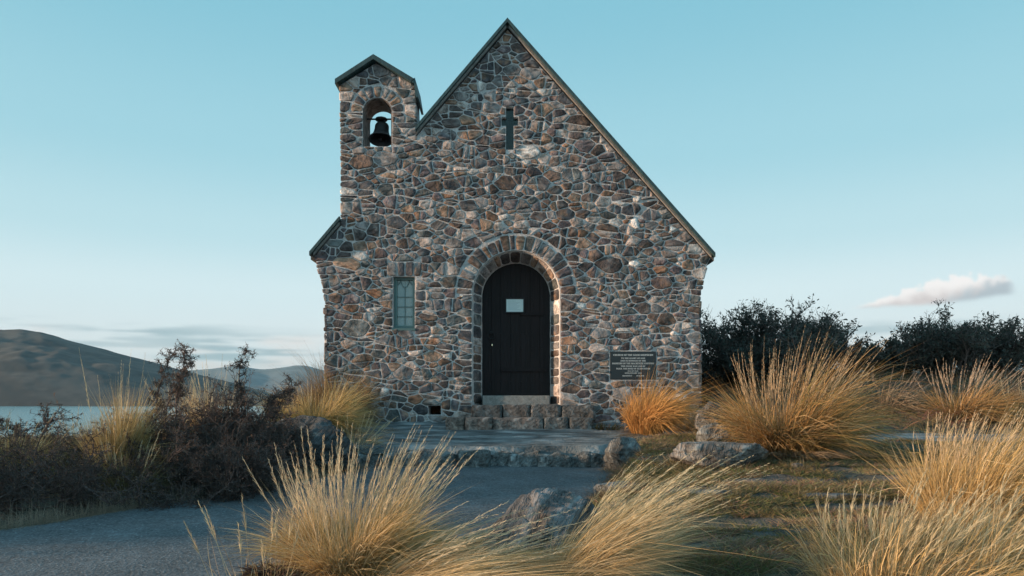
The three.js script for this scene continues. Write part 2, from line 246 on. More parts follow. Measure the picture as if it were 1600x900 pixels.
/* stones: a power diagram of scattered seeds, stretched sideways, clipped to the wall's outline and openings */
function inPoly(P, x, y) { let c = false; for (let i = 0, j = P.length - 1; i < P.length; j = i++) if ((P[i][1] > y) !== (P[j][1] > y) && x < (P[j][0] - P[i][0]) * (y - P[i][1]) / (P[j][1] - P[i][1]) + P[i][0]) c = !c; return c; }
function clip(P, nx, ny, c) { const o = []; for (let i = 0; i < P.length; i++) { const a = P[i], b = P[(i + 1) % P.length], da = nx * a[0] + ny * a[1] - c, db = nx * b[0] + ny * b[1] - c; if (da <= 0) o.push(a); if ((da < 0) !== (db < 0) && da !== db) { const t = da / (da - db); if (t > 0 && t < 1) o.push([lerp(a[0], b[0], t), lerp(a[1], b[1], t)]); } } return o; }
const AX = 1.6;
function cells(P, blocked, cuts, seed, rMin, rMax, tries, edgeIn = 0.004) {
  const r = rand(seed), S = [], xs = P.map(p => p[0]), ys = P.map(p => p[1]), x0 = Math.min(...xs), x1 = Math.max(...xs), y0 = Math.min(...ys), y1 = Math.max(...ys);
  for (let k = 0; k < tries; k++) {
    const x = lerp(x0, x1, r()), y = lerp(y0, y1, r()), q = Math.pow(1 - k / tries, 1.1), rad = lerp(rMin, rMax, Math.pow(r(), 1.4) * 0.35 + 0.65 * q * r() + 0.1 * q);
    if (!inPoly(P, x, y) || blocked(x, y)) continue;
    if (S.every(s => Math.hypot((s.x - x) / AX, s.y - y) > (s.r + rad) * 0.62)) S.push({ x, y, r: rad });
  }
  const out = [];
  for (const s of S) {
    let c = [[s.x - 0.7, s.y - 0.45], [s.x + 0.7, s.y - 0.45], [s.x + 0.7, s.y + 0.45], [s.x - 0.7, s.y + 0.45]];
    const J = 0.004 + 0.009 * r() * r() + 0.002;
    for (const q of S) {
      if (q === s || Math.abs(q.x - s.x) > 1.2 || Math.abs(q.y - s.y) > 0.8) continue;
      const nx = 2 * (q.x - s.x) / (AX * AX), ny = 2 * (q.y - s.y), k = (q.x * q.x - s.x * s.x) / (AX * AX) + q.y * q.y - s.y * s.y - q.r * q.r + s.r * s.r;
      c = clip(c, nx, ny, k - J * Math.hypot(nx, ny)); if (c.length < 3) break;
    }
    for (let i = 0; i < P.length && c.length > 2; i++) {
      const a = P[i], b = P[(i + 1) % P.length], ex = b[0] - a[0], ey = b[1] - a[1], L = Math.hypot(ex, ey), t = ((s.x - a[0]) * ex + (s.y - a[1]) * ey) / (L * L), nx = ey / L, ny = -ex / L, dist = -((s.x - a[0]) * nx + (s.y - a[1]) * ny);
      if (dist > 0 && dist < 0.7 && t > -0.05 && t < 1.05) c = clip(c, nx, ny, a[0] * nx + a[1] * ny - edgeIn + (Math.abs(nx) > 0.9 ? 0.012 + 0.012 * r() : 0));
    }
    c = c.length > 2 ? cuts(c, s) : c;
    if (c.length < 3) continue;
    let A = 0; for (let i = 0; i < c.length; i++) { const a = c[i], b = c[(i + 1) % c.length]; A += a[0] * b[1] - b[0] * a[1]; }
    const cut = (q, lvl) => {
      let B = 0, mx = 0, my = 0; for (let i = 0; i < q.length; i++) { const a = q[i], b = q[(i + 1) % q.length]; B += a[0] * b[1] - b[0] * a[1]; mx += a[0] / q.length; my += a[1] / q.length; } B /= 2;
      const w = Math.max(...q.map(p => p[0])) - Math.min(...q.map(p => p[0])), h = Math.max(...q.map(p => p[1])) - Math.min(...q.map(p => p[1]));
      if (B > 0.011 && lvl < 3 && r() < (B > 0.03 ? 0.75 : 0.36)) {
        const tall = h * 1.35 > w ? r() < 0.85 : r() < 0.3, an = (tall ? 0 : Math.PI / 2) + (r() - 0.5) * 0.5, nx = -Math.sin(an), ny = Math.cos(an), k = mx * nx + my * ny + (r() - 0.5) * 0.35 * (tall ? h : w), g = 0.006 + 0.005 * r(), a = clip(q, nx, ny, k - g), b = clip(q, -nx, -ny, -k - g);
        if (a.length > 2 && b.length > 2) { cut(a, lvl + 1); cut(b, lvl + 1); return; }
      }
      if (B > 0.0014) out.push({ poly: q, area: B, x: mx, y: my });
    };
    cut(c, 0);
  }
  return out;
}
const rectCut = (c, s, R, g = 0.008) => {
  const d = [R[0] - s.x, s.x - R[2], R[1] - s.y, s.y - R[3]], k = d.indexOf(Math.max(...d));
  if (d[k] < 0) return [];
  return k === 0 ? clip(c, 1, 0, R[0] - g) : k === 1 ? clip(c, -1, 0, -R[2] - g) : k === 2 ? clip(c, 0, 1, R[1] - g) : clip(c, 0, -1, -R[3] - g);
};
const inRect = (R, x, y, m) => x > R[0] - m && x < R[2] + m && y > R[1] - m && y < R[3] + m;
function archCut(c, s, o, y0) {
  const dx = s.x - o.cx, dy = s.y - o.y;
  if (Math.abs(dx) > 1.8 || s.y < y0 - 0.6 || dy > 1.8) return c;
  if (dy >= 0) { const L = Math.hypot(dx, dy); return clip(c, -dx / L, -dy / L, -(dx / L * o.cx + dy / L * o.y) - o.ring - 0.008); }
  if (Math.abs(dx) < o.ring + 0.05 && s.y > y0) { c = clip(c, 0, 1, o.y - 0.008); }
  if (s.y < y0) return Math.abs(dx) < o.r + 0.1 ? clip(c, 0, 1, y0 - 0.008) : c;
  return dx > 0 ? clip(c, -1, 0, -(o.cx + o.r + 0.006)) : clip(c, 1, 0, o.cx - o.r - 0.006);
}
const palette = [
  [0.25, [0.132, 0.136, 0.155]], [0.11, [0.215, 0.158, 0.135]], [0.17, [0.145, 0.12, 0.118]], [0.075, [0.46, 0.325, 0.245]], [0.16, [0.32, 0.31, 0.315]],
  [0.09, [0.68, 0.59, 0.55]], [0.045, [0.92, 0.88, 0.85]], [0.14, [0.205, 0.168, 0.182]], [0.035, [0.4, 0.23, 0.15]], [0.1, [0.17, 0.195, 0.2]]];
function pick(r) { let t = r() * palette.reduce((a, p) => a + p[0], 0); for (const p of palette) { t -= p[0]; if (t <= 0) return p[1].slice(); } return palette[0][1]; }
function smoothPoly(P, mids, r, jit = 0.006) {
  const L = P.map((a, i) => { const b = P[(i + 1) % P.length]; return Math.hypot(b[0] - a[0], b[1] - a[1]); }), keep = P.filter((_, i) => L[i] > 0.012); if (keep.length > 2) P = keep;
  const o = [], J = () => (r() - 0.5) * jit, round = r() * r() * 0.13;
  for (let i = 0; i < P.length; i++) { const a = P[i], b = P[(i + 1) % P.length], q = 0.05 + 0.08 * r() + round; o.push([lerp(a[0], b[0], q) + J(), lerp(a[1], b[1], q) + J()]); if (mids) o.push([lerp(a[0], b[0], 0.5) + J() * 1.6, lerp(a[1], b[1], 0.5) + J() * 1.6]); o.push([lerp(a[0], b[0], 1 - q) + J(), lerp(a[1], b[1], 1 - q) + J()]); }
  return o;
}
/* one stone: outline buried in the mortar, rounded arris, uneven face; place maps (x, y, height) to the world */
function stoneGeo(poly, r, place, { h = 0, n = 15, tint = null, tilt = 0.11 } = {}) {
  const P = smoothPoly(poly, n > 13, r); n = P.length; const cx = P.reduce((a, p) => a + p[0], 0) / n, cy = P.reduce((a, p) => a + p[1], 0) / n, b = new Buf();
  const base = tint || pick(r), v = 0.78 + 0.64 * r(), other = r() < 0.35 ? [0.4, 0.26, 0.18] : mix3(base, [0.55, 0.52, 0.5], 0.6), ou = r() * 9, ov = r() * 9, rot = (r() - 0.5) * 1.2, cr = Math.cos(rot), sr = Math.sin(rot);
  const H = h || 0.005 + 0.017 * r(), tx = (r() - 0.5) * tilt * 2, ty = (r() - 0.62) * tilt * 1.6, sd = r() * 50;
  const put = (x, y, z) => { const k = ss(0.0, 0.3, fbm(x * 9 + sd, y * 9, sd, 2)) * 0.85, c = mix3(base, other, k).map(q => q * v * (1 + 0.25 * N3(x * 14 + sd, y * 14, 2))); const w = place(x, y, z); return b.v(w[0], w[1], w[2], c, (x * cr - y * sr) + ou, (x * sr + y * cr) + ov); };
  const rings = [[0, -0.03], [0, 0.35], [0.011, 0.9], [0.5, 1]];
  rings.forEach(([ins, hh], k) => P.forEach(p => {
    const dx = p[0] - cx, dy = p[1] - cy, D = Math.hypot(dx, dy), f = k < 3 ? 1 - Math.min(ins, 0.3 * D) / D : 1 - ins, x = cx + dx * f, y = cy + dy * f;
    put(x, y, k === 0 ? -0.03 : Math.max(0.001, H * hh + (dx * tx + dy * ty) * f * (k > 1 ? 1 : 0.5) + (k === 3 ? (r() - 0.45) * 0.5 * H : (r() - 0.5) * 0.006)));
  }));
  const c = put(cx, cy, H * (1 + (r() - 0.3) * 0.3));
  for (let k = 0; k < 3; k++) for (let i = 0; i < n; i++) { const a = k * n + i, d = k * n + (i + 1) % n; b.t(a, d, d + n); b.t(a, d + n, a + n); }
  for (let i = 0; i < n; i++) b.t(3 * n + i, 3 * n + (i + 1) % n, c);
  return b.geo();
}
const onFront = (x, y, z) => [x, y, ZF + z];
{
  const blocked = (x, y) => inRect(WIN, x, y, 0.05) || inRect(LINT, x, y, 0.03) || inRect(CR1, x, y, 0.03) || inRect(CR2, x, y, 0.02) || inRect(PLQ, x, y, 0.04) || inRect(VENT, x, y, 0.03) ||
    [[DOOR, 0.4], [BELL, BELL.y0]].some(([o, y0]) => y > o.y ? Math.hypot(x - o.cx, y - o.y) < o.ring + 0.04 : y > y0 - 0.02 && Math.abs(x - o.cx) < o.r + 0.05);
  const cuts = (c, s) => {
    for (const R of [WIN, LINT, CR1, CR2, PLQ, VENT]) if (c.length > 2 && Math.abs(s.x - (R[0] + R[2]) / 2) < 1.2 && Math.abs(s.y - (R[1] + R[3]) / 2) < 1.2) { const bb = [Math.min(...c.map(p => p[0])), Math.min(...c.map(p => p[1])), Math.max(...c.map(p => p[0])), Math.max(...c.map(p => p[1]))]; if (bb[0] < R[2] + 0.01 && bb[2] > R[0] - 0.01 && bb[1] < R[3] + 0.01 && bb[3] > R[1] - 0.01) c = rectCut(c, s, R); }
    if (c.length > 2) c = archCut(c, s, DOOR, 0.4);
    if (c.length > 2) c = archCut(c, s, BELL, BELL.y0);
    return c;
  };
  const C = cells(facade, blocked, cuts, 77, 0.036, 0.142, 60000).sort((a, b) => b.area - a.area);
  console.log('stones', C.length);
  const r = rand(4242), small = [];
  C.forEach((c, i) => { const g = stoneGeo(c.poly, r, onFront, { n: i < 300 ? 18 : 13 }); if (i < 300) part('stone', g, r() < 0.6 ? M.stone : M.schist, wall); else small.push(g); });
  part('small_stones', mergeGeometries(small), M.stone, wall).userData.kind = 'stuff';
  // voussoirs round the two arches and over the window
  for (const [o, n] of [[DOOR, 21], [BELL, 9]]) {
    const ws = [...Array(n)].map(() => 0.7 + 0.6 * r()), T = ws.reduce((a, b) => a + b, 0); let a = 0;
    ws.forEach(w => { const a0 = a / T * Math.PI, a1 = (a + w) / T * Math.PI; a += w; const g = 0.009 / o.r, ro = o.ring - 0.012 - 0.05 * r() * (o === DOOR ? 1 : 0.5), ri = o.r + 0.012, P = [];
      for (const [q, e] of [[ri, 0], [ro, 0], [ro, 1], [ri, 1]]) { const an = e ? a1 - g * ri / q : a0 + g * ri / q; P.push([o.cx + Math.cos(an) * q, o.y + Math.sin(an) * q]); }
      part('arch_stone', stoneGeo(P, r, onFront, { n: 16, tilt: 0.1 }), M.schist, wall); });
  }
  let lx = LINT[0]; for (const w of [0.16, 0.12, 0.13, 0.12]) { const t = lx - (WIN[0] + WIN[2]) / 2, k = 0.1; part('lintel_stone', stoneGeo([[lx + 0.012, 2.893], [lx + w - 0.012, 2.893], [lx + w - 0.012 + (t + w) * k, 3.1], [lx + 0.012 + t * k, 3.1]], r, onFront, { n: 14, }), M.stone, wall); lx += w; }
  // the long sides, hardly seen: stones joined
  const side = [[-19.8, 0.3], [-12.06, 0.3], [-12.06, 3.1], [-19.8, 3.1]], SC = cells(side, () => false, c => c, 99, 0.08, 0.18, 9000), sg = [];
  SC.forEach(c => sg.push(stoneGeo(c.poly, r, (x, y, z) => [2.92 + z, y, -x - 31.86], { n: 10 })));
  SC.forEach(c => sg.push(stoneGeo(c.poly, r, (x, y, z) => [-2.89 - z, y, x], { n: 10 })));
  const fl = (x0, x1, y0, y1, f) => { const S2 = cells([[x0, y0], [x1, y0], [x1, y1], [x0, y1]], () => false, c => c, 55, 0.07, 0.14, 2500); S2.forEach(c => sg.push(stoneGeo(c.poly, r, f, { n: 10 }))); };
  fl(0, 0.54, 0.45, 2.5, (x, y, z) => [2.945 + z, y, ZF - x]); fl(0, 0.54, 0.45, 2.4, (x, y, z) => [-2.92 - z, y, ZF - 0.54 + x]);
  part('side_stones', mergeGeometries(sg), M.stone, wall).userData.kind = 'stuff';
}
/* splayed door reveal: mortar skin with jamb stones proud of it */
{
  const D = 0.36, ri = 0.548, r = rand(31), path = [];
  const Lj = DOOR.y - 0.86, tot = Lj * 2 + Math.PI * 0.69;
  const at = (s, t, z) => {                                               // s along the arch, t from front to door, z proud
    const rad = lerp(DOOR.r, ri, t), k = Math.atan2(DOOR.r - ri, D); let nx, ny, x, y;
    if (s < Lj) { nx = 1; ny = 0; x = DOOR.cx - rad; y = 0.86 + s; } else if (s > Lj + Math.PI * 0.69) { nx = -1; ny = 0; x = DOOR.cx + rad; y = DOOR.y - (s - Lj - Math.PI * 0.69); }
    else { const a = Math.PI - (s - Lj) / 0.69; nx = -Math.cos(a); ny = -Math.sin(a); x = DOOR.cx + Math.cos(a) * rad; y = DOOR.y + Math.sin(a) * rad; }
    return [x + nx * z * Math.cos(k), y + ny * z * Math.cos(k), ZF - t * D + z * Math.sin(k)];
  };
  const b = new Buf(), n = 60; for (let i = 0; i <= n; i++) for (let j = 0; j <= 6; j++) { const s = i / n * tot, p = at(s, j / 6, 0.002 + 0.004 * N3(s * 9, j, 3)); b.v(p[0], p[1], p[2], [1, 1, 1], s, j / 6 * D); }
  for (let i = 0; i < n; i++) for (let j = 0; j < 6; j++) { const a = i * 7 + j; b.t(a, a + 8, a + 7); b.t(a, a + 1, a + 8); }
  const rev = part('door_reveal', b.geo(), M.mortar, church);
  let s = 0.02; const stones = [];
  while (s < tot - 0.1) { const w = 0.1 + 0.11 * r(); const e = Math.min(s + w, tot - 0.02); stones.push([s + 0.009, e - 0.009]); s = e; }
  stones.forEach(([s0, s1]) => { const t0 = 0.1 + 0.05 * r(), t1 = 0.9, k = 1 / D;
    const P = [[s0, t0 * D], [s1, t0 * D], [s1, t1 * D], [s0, t1 * D]].reverse();
    part('jamb_stone', stoneGeo(P, r, (x, y, z) => at(x, y * k, z), { n: 14, h: 0.012, tilt: 0.04 }), M.stone, rev); });
  // inner jamb of the bell opening keeps the bare mortar of the wall core
}
{
  const q = new THREE.Shape(), a = BELL.r - 0.002, c = BELL.r - 0.014; q.moveTo(BELL.cx - a, BELL.y0 + 0.002); q.lineTo(BELL.cx - a, BELL.y); q.absarc(BELL.cx, BELL.y, a, Math.PI, 0, true); q.lineTo(BELL.cx + a, BELL.y0 + 0.002); q.lineTo(BELL.cx + c, BELL.y0 + 0.002); q.lineTo(BELL.cx + c, BELL.y); q.absarc(BELL.cx, BELL.y, c, 0, Math.PI, false); q.lineTo(BELL.cx - c, BELL.y0 + 0.002);
  part('arch_lining', new THREE.ExtrudeGeometry(q, { depth: 0.53, bevelEnabled: false, curveSegments: 24 }).translate(0, 0, ZF - 0.54), std({ color: col(0.34, 0.29, 0.27), map: rep(schistTex, 2, 2), bumpMap: rep(schistTex, 2, 2), bumpScale: 0.03 }), church);
}
/* door */
{
  const zD = ZF - 0.36, door = part('door', new THREE.BoxGeometry(0.001, 0.001, 0.001).translate(DOOR.cx, 1.1, zD - 0.08), M.door, church);
  const back = new THREE.ExtrudeGeometry((() => { const q = new THREE.Shape(); q.moveTo(DOOR.cx - 0.56, 0.9); q.lineTo(DOOR.cx - 0.56, DOOR.y); q.absarc(DOOR.cx, DOOR.y, 0.56, Math.PI, 0, true); q.lineTo(DOOR.cx + 0.56, 0.9); return q; })(), { depth: 0.03, bevelEnabled: false, curveSegments: 24 }).translate(0, 0, zD - 0.075);
  door.geometry = back;
  const ws = [0.15, 0.14, 0.165, 0.15, 0.16, 0.145, 0.17], T = ws.reduce((a, b) => a + b); let x = DOOR.cx - 0.548; const k = 1.096 / T, R = rand(8);
  ws.forEach((w, i) => {
    const x0 = x + 0.004, x1 = x + w * k - 0.004; x += w * k; const top = q => DOOR.y + Math.sqrt(Math.max(0, 0.548 * 0.548 - (q - DOOR.cx) ** 2)) - 0.004, sh = new THREE.Shape();
    sh.moveTo(x0, 1.02); sh.lineTo(x1, 1.02); for (let j = 0; j <= 8; j++) { const q = lerp(x1, x0, j / 8); sh.lineTo(q, top(q)); } sh.closePath();
    const g = new THREE.ExtrudeGeometry(sh, { depth: 0.025, bevelEnabled: true, bevelSize: 0.004, bevelThickness: 0.004, bevelSegments: 1 }).translate(0, 0, zD - 0.044 + R() * 0.006);
    const uv = g.attributes.uv; for (let q = 0; q < uv.count; q++) uv.setX(q, uv.getX(q) + i * 0.37);
    part('plank', g, M.door, door);
  });
  const box = (w, h, d, x, y, z) => new THREE.BoxGeometry(w, h, d).translate(x, y, z);
  part('ledge', box(0.75, 0.06, 0.02, DOOR.cx + 0.13, 1.44, zD + 0.004), M.door, door); part('ledge', box(0.36, 0.035, 0.016, DOOR.cx + 0.26, 2.33, zD + 0.002), M.door, door);
  part('kick_board', box(1.06, 0.05, 0.02, DOOR.cx, 1.05, zD + 0.004), M.door, door);
  const ring = part('door_handle', new THREE.TorusGeometry(0.052, 0.008, 8, 24).translate(DOOR.cx - 0.395, 1.985, zD + 0.012), M.iron, door);
  part('handle_plate', new THREE.CylinderGeometry(0.02, 0.024, 0.02, 12).rotateX(Math.PI / 2).translate(DOOR.cx - 0.395, 2.037, zD + 0.004), M.iron, ring);
  part('keyhole_plate', new THREE.CapsuleGeometry(0.011, 0.018, 4, 10).scale(1, 1, 0.4).translate(DOOR.cx - 0.385, 1.835, zD + 0.0), M.brass, door);
  const bolts = []; for (const yy of [1.25, 1.78, 2.02, 2.6]) for (let i = 0; i < 6; i++) part('bolt_head', new THREE.SphereGeometry(0.009, 8, 6).translate(DOOR.cx - 0.42 + i * 0.168, yy, zD - 0.008), M.iron, door);
  part('threshold', new THREE.ExtrudeGeometry(new THREE.Shape([[DOOR.cx - 0.52, 0.87], [DOOR.cx + 0.52, 0.87], [DOOR.cx + 0.52, 1.012], [DOOR.cx - 0.52, 1.012]].map(p => new THREE.Vector2(...p))), { depth: 0.3, bevelEnabled: true, bevelSize: 0.008, bevelThickness: 0.01, bevelSegments: 2 }).translate(0, 0, zD - 0.02), M.concrete, church);
}
/* window, cross slit, vent */
{
  const win = part('window', new THREE.BoxGeometry(WIN[2] - WIN[0] + 0.02, 0.035, 0.13).translate((WIN[0] + WIN[2]) / 2, WIN[1] - 0.017, ZF - 0.05), M.lead, church); // its sill
  const bx = (x0, x1, y0, y1, z, d) => new THREE.BoxGeometry(x1 - x0, y1 - y0, d).translate((x0 + x1) / 2, (y0 + y1) / 2, z);
  const z = ZF - 0.12, [a, b, c, d] = WIN;
  for (const g of [bx(a, a + 0.035, b, d, z, 0.08), bx(c - 0.03, c, b, d, z, 0.08), bx(a + 0.035, c - 0.03, d - 0.04, d, z, 0.08), bx(a + 0.035, c - 0.03, b, b + 0.04, z, 0.08)]) part('frame', g, M.lead, win);
  const A = a + 0.035, C = c - 0.03, B = b + 0.04, E = d - 0.04, m = (A + C) / 2;
  for (const g of [bx(A, A + 0.014, B, E, z + 0.01, 0.04), bx(C - 0.014, C, B, E, z + 0.01, 0.04), bx(A + 0.014, C - 0.014, B, B + 0.014, z + 0.01, 0.04)]) part('casement', g, M.frame, win);
  const ys = [B + 0.014, 2.265, 2.42, 2.575, E];
  for (let k = 0; k < 4; k++) for (const [x0, x1] of [[A + 0.014, m], [m, C - 0.014]]) part('pane', bx(x0 + 0.002, x1 - 0.002, ys[k] + 0.002, ys[k + 1] - 0.002, z - 0.008, 0.006).rotateX(0), M.glass, win);
  for (let k = 1; k < 4; k++) part('glazing_bar', bx(A + 0.014, C - 0.014, ys[k] - 0.005, ys[k] + 0.005, z + 0.002, 0.014), M.lead, win);
  part('glazing_bar', bx(m - 0.005, m + 0.005, B + 0.014, 2.72, z + 0.004, 0.014), M.lead, win);
  for (const [x0, s] of [[m, 1], [m, -1], [A + 0.01, 1], [C - 0.01, -1]]) { const cv = new THREE.QuadraticBezierCurve3(new THREE.Vector3(m, 2.72, z + 0.006), new THREE.Vector3(m + 0.05 * s, 2.735, z + 0.006), new THREE.Vector3(m + 0.066 * s, E, z + 0.006)); const cv2 = new THREE.QuadraticBezierCurve3(new THREE.Vector3(x0, 2.765, z + 0.006), new THREE.Vector3(x0 + 0.04 * s, 2.77, z + 0.006), new THREE.Vector3(x0 + 0.06 * s, E, z + 0.006)); part('tracery', new THREE.TubeGeometry(x0 === m ? cv : cv2, 8, 0.005, 6), M.lead, win); }
  part('cross_window', new THREE.BoxGeometry(0.36, 0.72, 0.006).translate(-0.035, 5.2, ZF - 0.08), M.pane, church);
  part('vent_lintel', new THREE.BoxGeometry(0.3, 0.04, 0.1).translate(-1.21, 0.885, ZF - 0.045), M.concrete, church);
}
/* roofs */
function rakeGeo(x0, y0, x1, y1, th, z0, z1) { return new THREE.ExtrudeGeometry(new THREE.Shape([[x0, y0], [x1, y1], [x1, y1 - th], [x0, y0 - th]].map(p => new THREE.Vector2(...p))), { depth: z1 - z0, bevelEnabled: false }).translate(0, 0, z0); }
{
  const roof = part('roof', mergeGeometries([rakeGeo(AP[0], AP[1] - 0.01, ER[0], ER[1] - 0.01, 0.1, -20.6, ZF + 0.02), rakeGeo(EL[0], EL[1] - 0.01, AP[0], AP[1] - 0.01, 0.1, -20.6, ZF - 0.552), rakeGeo(-1.5, rakeL(-1.5) - 0.01, AP[0], AP[1] - 0.01, 0.1, ZF - 0.551, ZF + 0.02), rakeGeo(EL[0], EL[1] - 0.01, -2.68, rakeL(-2.68) - 0.01, 0.1, ZF - 0.551, ZF + 0.02)]), M.roof, church);
  const courses = []; for (const [sx, sy, s] of [[ER[0], ER[1], 1], [EL[0], EL[1], -1]]) { const n = 18; for (let i = 0; i < n; i++) { const x0 = lerp(sx, AP[0], i / n), y0 = lerp(sy, AP[1], i / n), x1 = lerp(sx, AP[0], (i + 1.15) / n), y1 = lerp(sy, AP[1], (i + 1.15) / n); courses.push(rakeGeo(Math.min(x0, x1), x0 < x1 ? y0 + 0.028 : y1 + 0.004, Math.max(x0, x1), x0 < x1 ? y1 + 0.004 : y0 + 0.028, 0.014, -20.6, s > 0 ? ZF - 0.02 : ZF - 0.6)); } }
  const cs = part('slate_courses', mergeGeometries(courses), M.roof, roof); cs.userData.kind = 'stuff';
  for (const [x0, x1, f] of [[AP[0], ER[0], rakeR], [-1.497, AP[0], rakeL], [EL[0], -2.675, rakeL]]) part('bargeboard', rakeGeo(x0, f(x0), x1, f(x1), 0.062, ZF + 0.022, ZF + 0.11), M.timber, roof);
  for (const [x0, x1, f, o] of [[AP[0] + 0.02, ER[0] - 0.05, rakeR, 1], [-1.48, AP[0] - 0.02, rakeL, 1], [EL[0] + 0.05, -2.69, rakeL, 1]]) part('moulding', rakeGeo(x0, f(x0) - 0.064, x1, f(x1) - 0.064, 0.045, ZF + 0.021, ZF + 0.06), M.concrete, roof);
  const a = [-2.15, 6.31], l = [-2.745, 5.925], q = [-1.525, 5.935], br = part('belfry_roof', mergeGeometries([rakeGeo(l[0], l[1], a[0], a[1], 0.075, ZF - 0.62, ZF + 0.1), rakeGeo(a[0], a[1], q[0], q[1], 0.075, ZF - 0.62, ZF + 0.1), rakeGeo(q[0] - 0.045, q[1] - 0.05, q[0] + 0.005, q[1] - 0.0, 0.02, ZF - 0.62, ZF + 0.1)]), M.timber, church);
  part('side_board', new THREE.ExtrudeGeometry(new THREE.Shape([[-1.53, 5.93], [-1.49, 5.64], [-1.455, 5.645], [-1.505, 5.945]].map(p => new THREE.Vector2(...p))), { depth: 0.71, bevelEnabled: false }).translate(0, 0, ZF - 0.615), M.timber, br);
}
/* bell, plaque, notice */
{
  const bell = thing('bell', 'dark bronze church bell hanging from a bar in the belfry arch', 'bell', [-2.09, 5.1, ZF - 0.27]); bell.scale.y = 0.8;
  const P = [[0.0, 0.39], [0.07, 0.39], [0.1, 0.375], [0.112, 0.34], [0.114, 0.25], [0.124, 0.17], [0.142, 0.1], [0.17, 0.045], [0.192, 0.015], [0.195, 0], [0.18, -0.004], [0.163, 0.03], [0.13, 0.09], [0.108, 0.17], [0.095, 0.3], [0, 0.34]].map(p => new THREE.Vector2(...p));
  const body = part('bell_body', new THREE.LatheGeometry(P, 36), M.bronze, bell); body.rotation.x = -0.34; body.position.set(0, -0.01, 0.05); body.scale.set(1.0, 1, 1.0);
  const bands = part('moulded_band', new THREE.TorusGeometry(0.106, 0.006, 6, 36).rotateX(Math.PI / 2).translate(0, 0.26, 0), M.bronze, body); part('clapper', new THREE.SphereGeometry(0.035, 12, 10).translate(0, 0.03, 0), M.iron, body);
  part('headstock', new THREE.LatheGeometry([[0, 0.47], [0.03, 0.47], [0.09, 0.44], [0.1, 0.41], [0.08, 0.39], [0, 0.38]].map(p => new THREE.Vector2(...p)), 20), M.iron, bell);
  part('axle', new THREE.CylinderGeometry(0.016, 0.016, 0.46, 10).rotateZ(Math.PI / 2).translate(-0.015, 0.425, 0), M.iron, bell);
  const cv = document.createElement('canvas'); cv.width = 1024; cv.height = 636; const g = cv.getContext('2d');
  g.fillStyle = '#26333a'; g.fillRect(0, 0, 1024, 636);
  const rr = rand(6); for (let i = 0; i < 900; i++) { const q = rr(); g.fillStyle = q < 0.5 ? 'rgba(52,66,74,0.25)' : 'rgba(22,28,34,0.25)'; g.fillRect(rr() * 1024, rr() * 636, 10 + 60 * rr(), 2 + 6 * rr()); }
  g.textAlign = 'center'; g.fillStyle = '#dfe8ea';
  [['CHURCH OF THE GOOD SHEPHERD', 92, 54, 910], ['TO THE GLORY OF GOD', 166, 46, 560], ['AND IN HONOUR OF THE', 226, 46, 590], ['PIONEERS OF THE MACKENZIE COUNTRY', 290, 50, 960], ['THIS STONE WAS LAID BY', 352, 44, 560], ['H.R.H. THE DUKE OF GLOUCESTER', 412, 48, 770], ['K.G. K.T. K.P.', 464, 38, 400], ['15TH JANUARY 1935', 514, 38, 420], ['ARCHITECT          BUILDER', 578, 38, 860]].forEach(([t, y, s, w]) => { g.font = `bold ${s}px serif`; g.fillText(t, 512, y, w); });
  const ct = new THREE.CanvasTexture(cv); ct.colorSpace = THREE.SRGBColorSpace;
  const pl = thing('plaque', 'dark slate plaque with white engraved lettering set in the church wall', 'plaque', [(PLQ[0] + PLQ[2]) / 2, PLQ[1], ZF]);
  const w = PLQ[2] - PLQ[0] - 0.03, h = PLQ[3] - PLQ[1] - 0.03;
  part('tablet', new THREE.ExtrudeGeometry(new THREE.Shape([[-w / 2, 0], [w / 2, 0], [w / 2, h], [-w / 2, h]].map(p => new THREE.Vector2(...p))), { depth: 0.02, bevelEnabled: true, bevelSize: 0.004, bevelThickness: 0.005, bevelSegments: 2 }).translate(0, 0.015, -0.01), std({ color: col(0.03, 0.042, 0.05), roughness: 0.5 }), pl);
  part('inscription', new THREE.PlaneGeometry(w - 0.01, h - 0.01).translate(0, 0.015 + h / 2, 0.018), std({ map: ct, roughness: 0.5 }), pl);
  const nt = thing('notice', 'pale paper notice in a dark frame fixed to the black door', 'notice', [DOOR.cx - 0.02, 2.47, ZF - 0.345]);
  const c2 = document.createElement('canvas'); c2.width = 256; c2.height = 200; const g2 = c2.getContext('2d'); g2.fillStyle = '#cfe4e6'; g2.fillRect(0, 0, 256, 200); g2.fillStyle = 'rgba(120,150,158,0.5)'; for (let i = 0; i < 8; i++) g2.fillRect(30, 28 + i * 19, 120 + 76 * ((i * 37 % 10) / 10), 5);
  const t2 = new THREE.CanvasTexture(c2); t2.colorSpace = THREE.SRGBColorSpace;
  part('frame', mergeGeometries([[-0.145, 0, 0.018, 0.24], [0.145, 0, 0.018, 0.24], [0, 0.111, 0.272, 0.018], [0, -0.111, 0.272, 0.018]].map(([x, y, a, b]) => new THREE.BoxGeometry(a, b, 0.02).translate(x, y + 0.0, 0))), M.iron, nt);
  part('paper', new THREE.BoxGeometry(0.272, 0.204, 0.006), std({ map: t2, roughness: 0.25 }), nt);
}

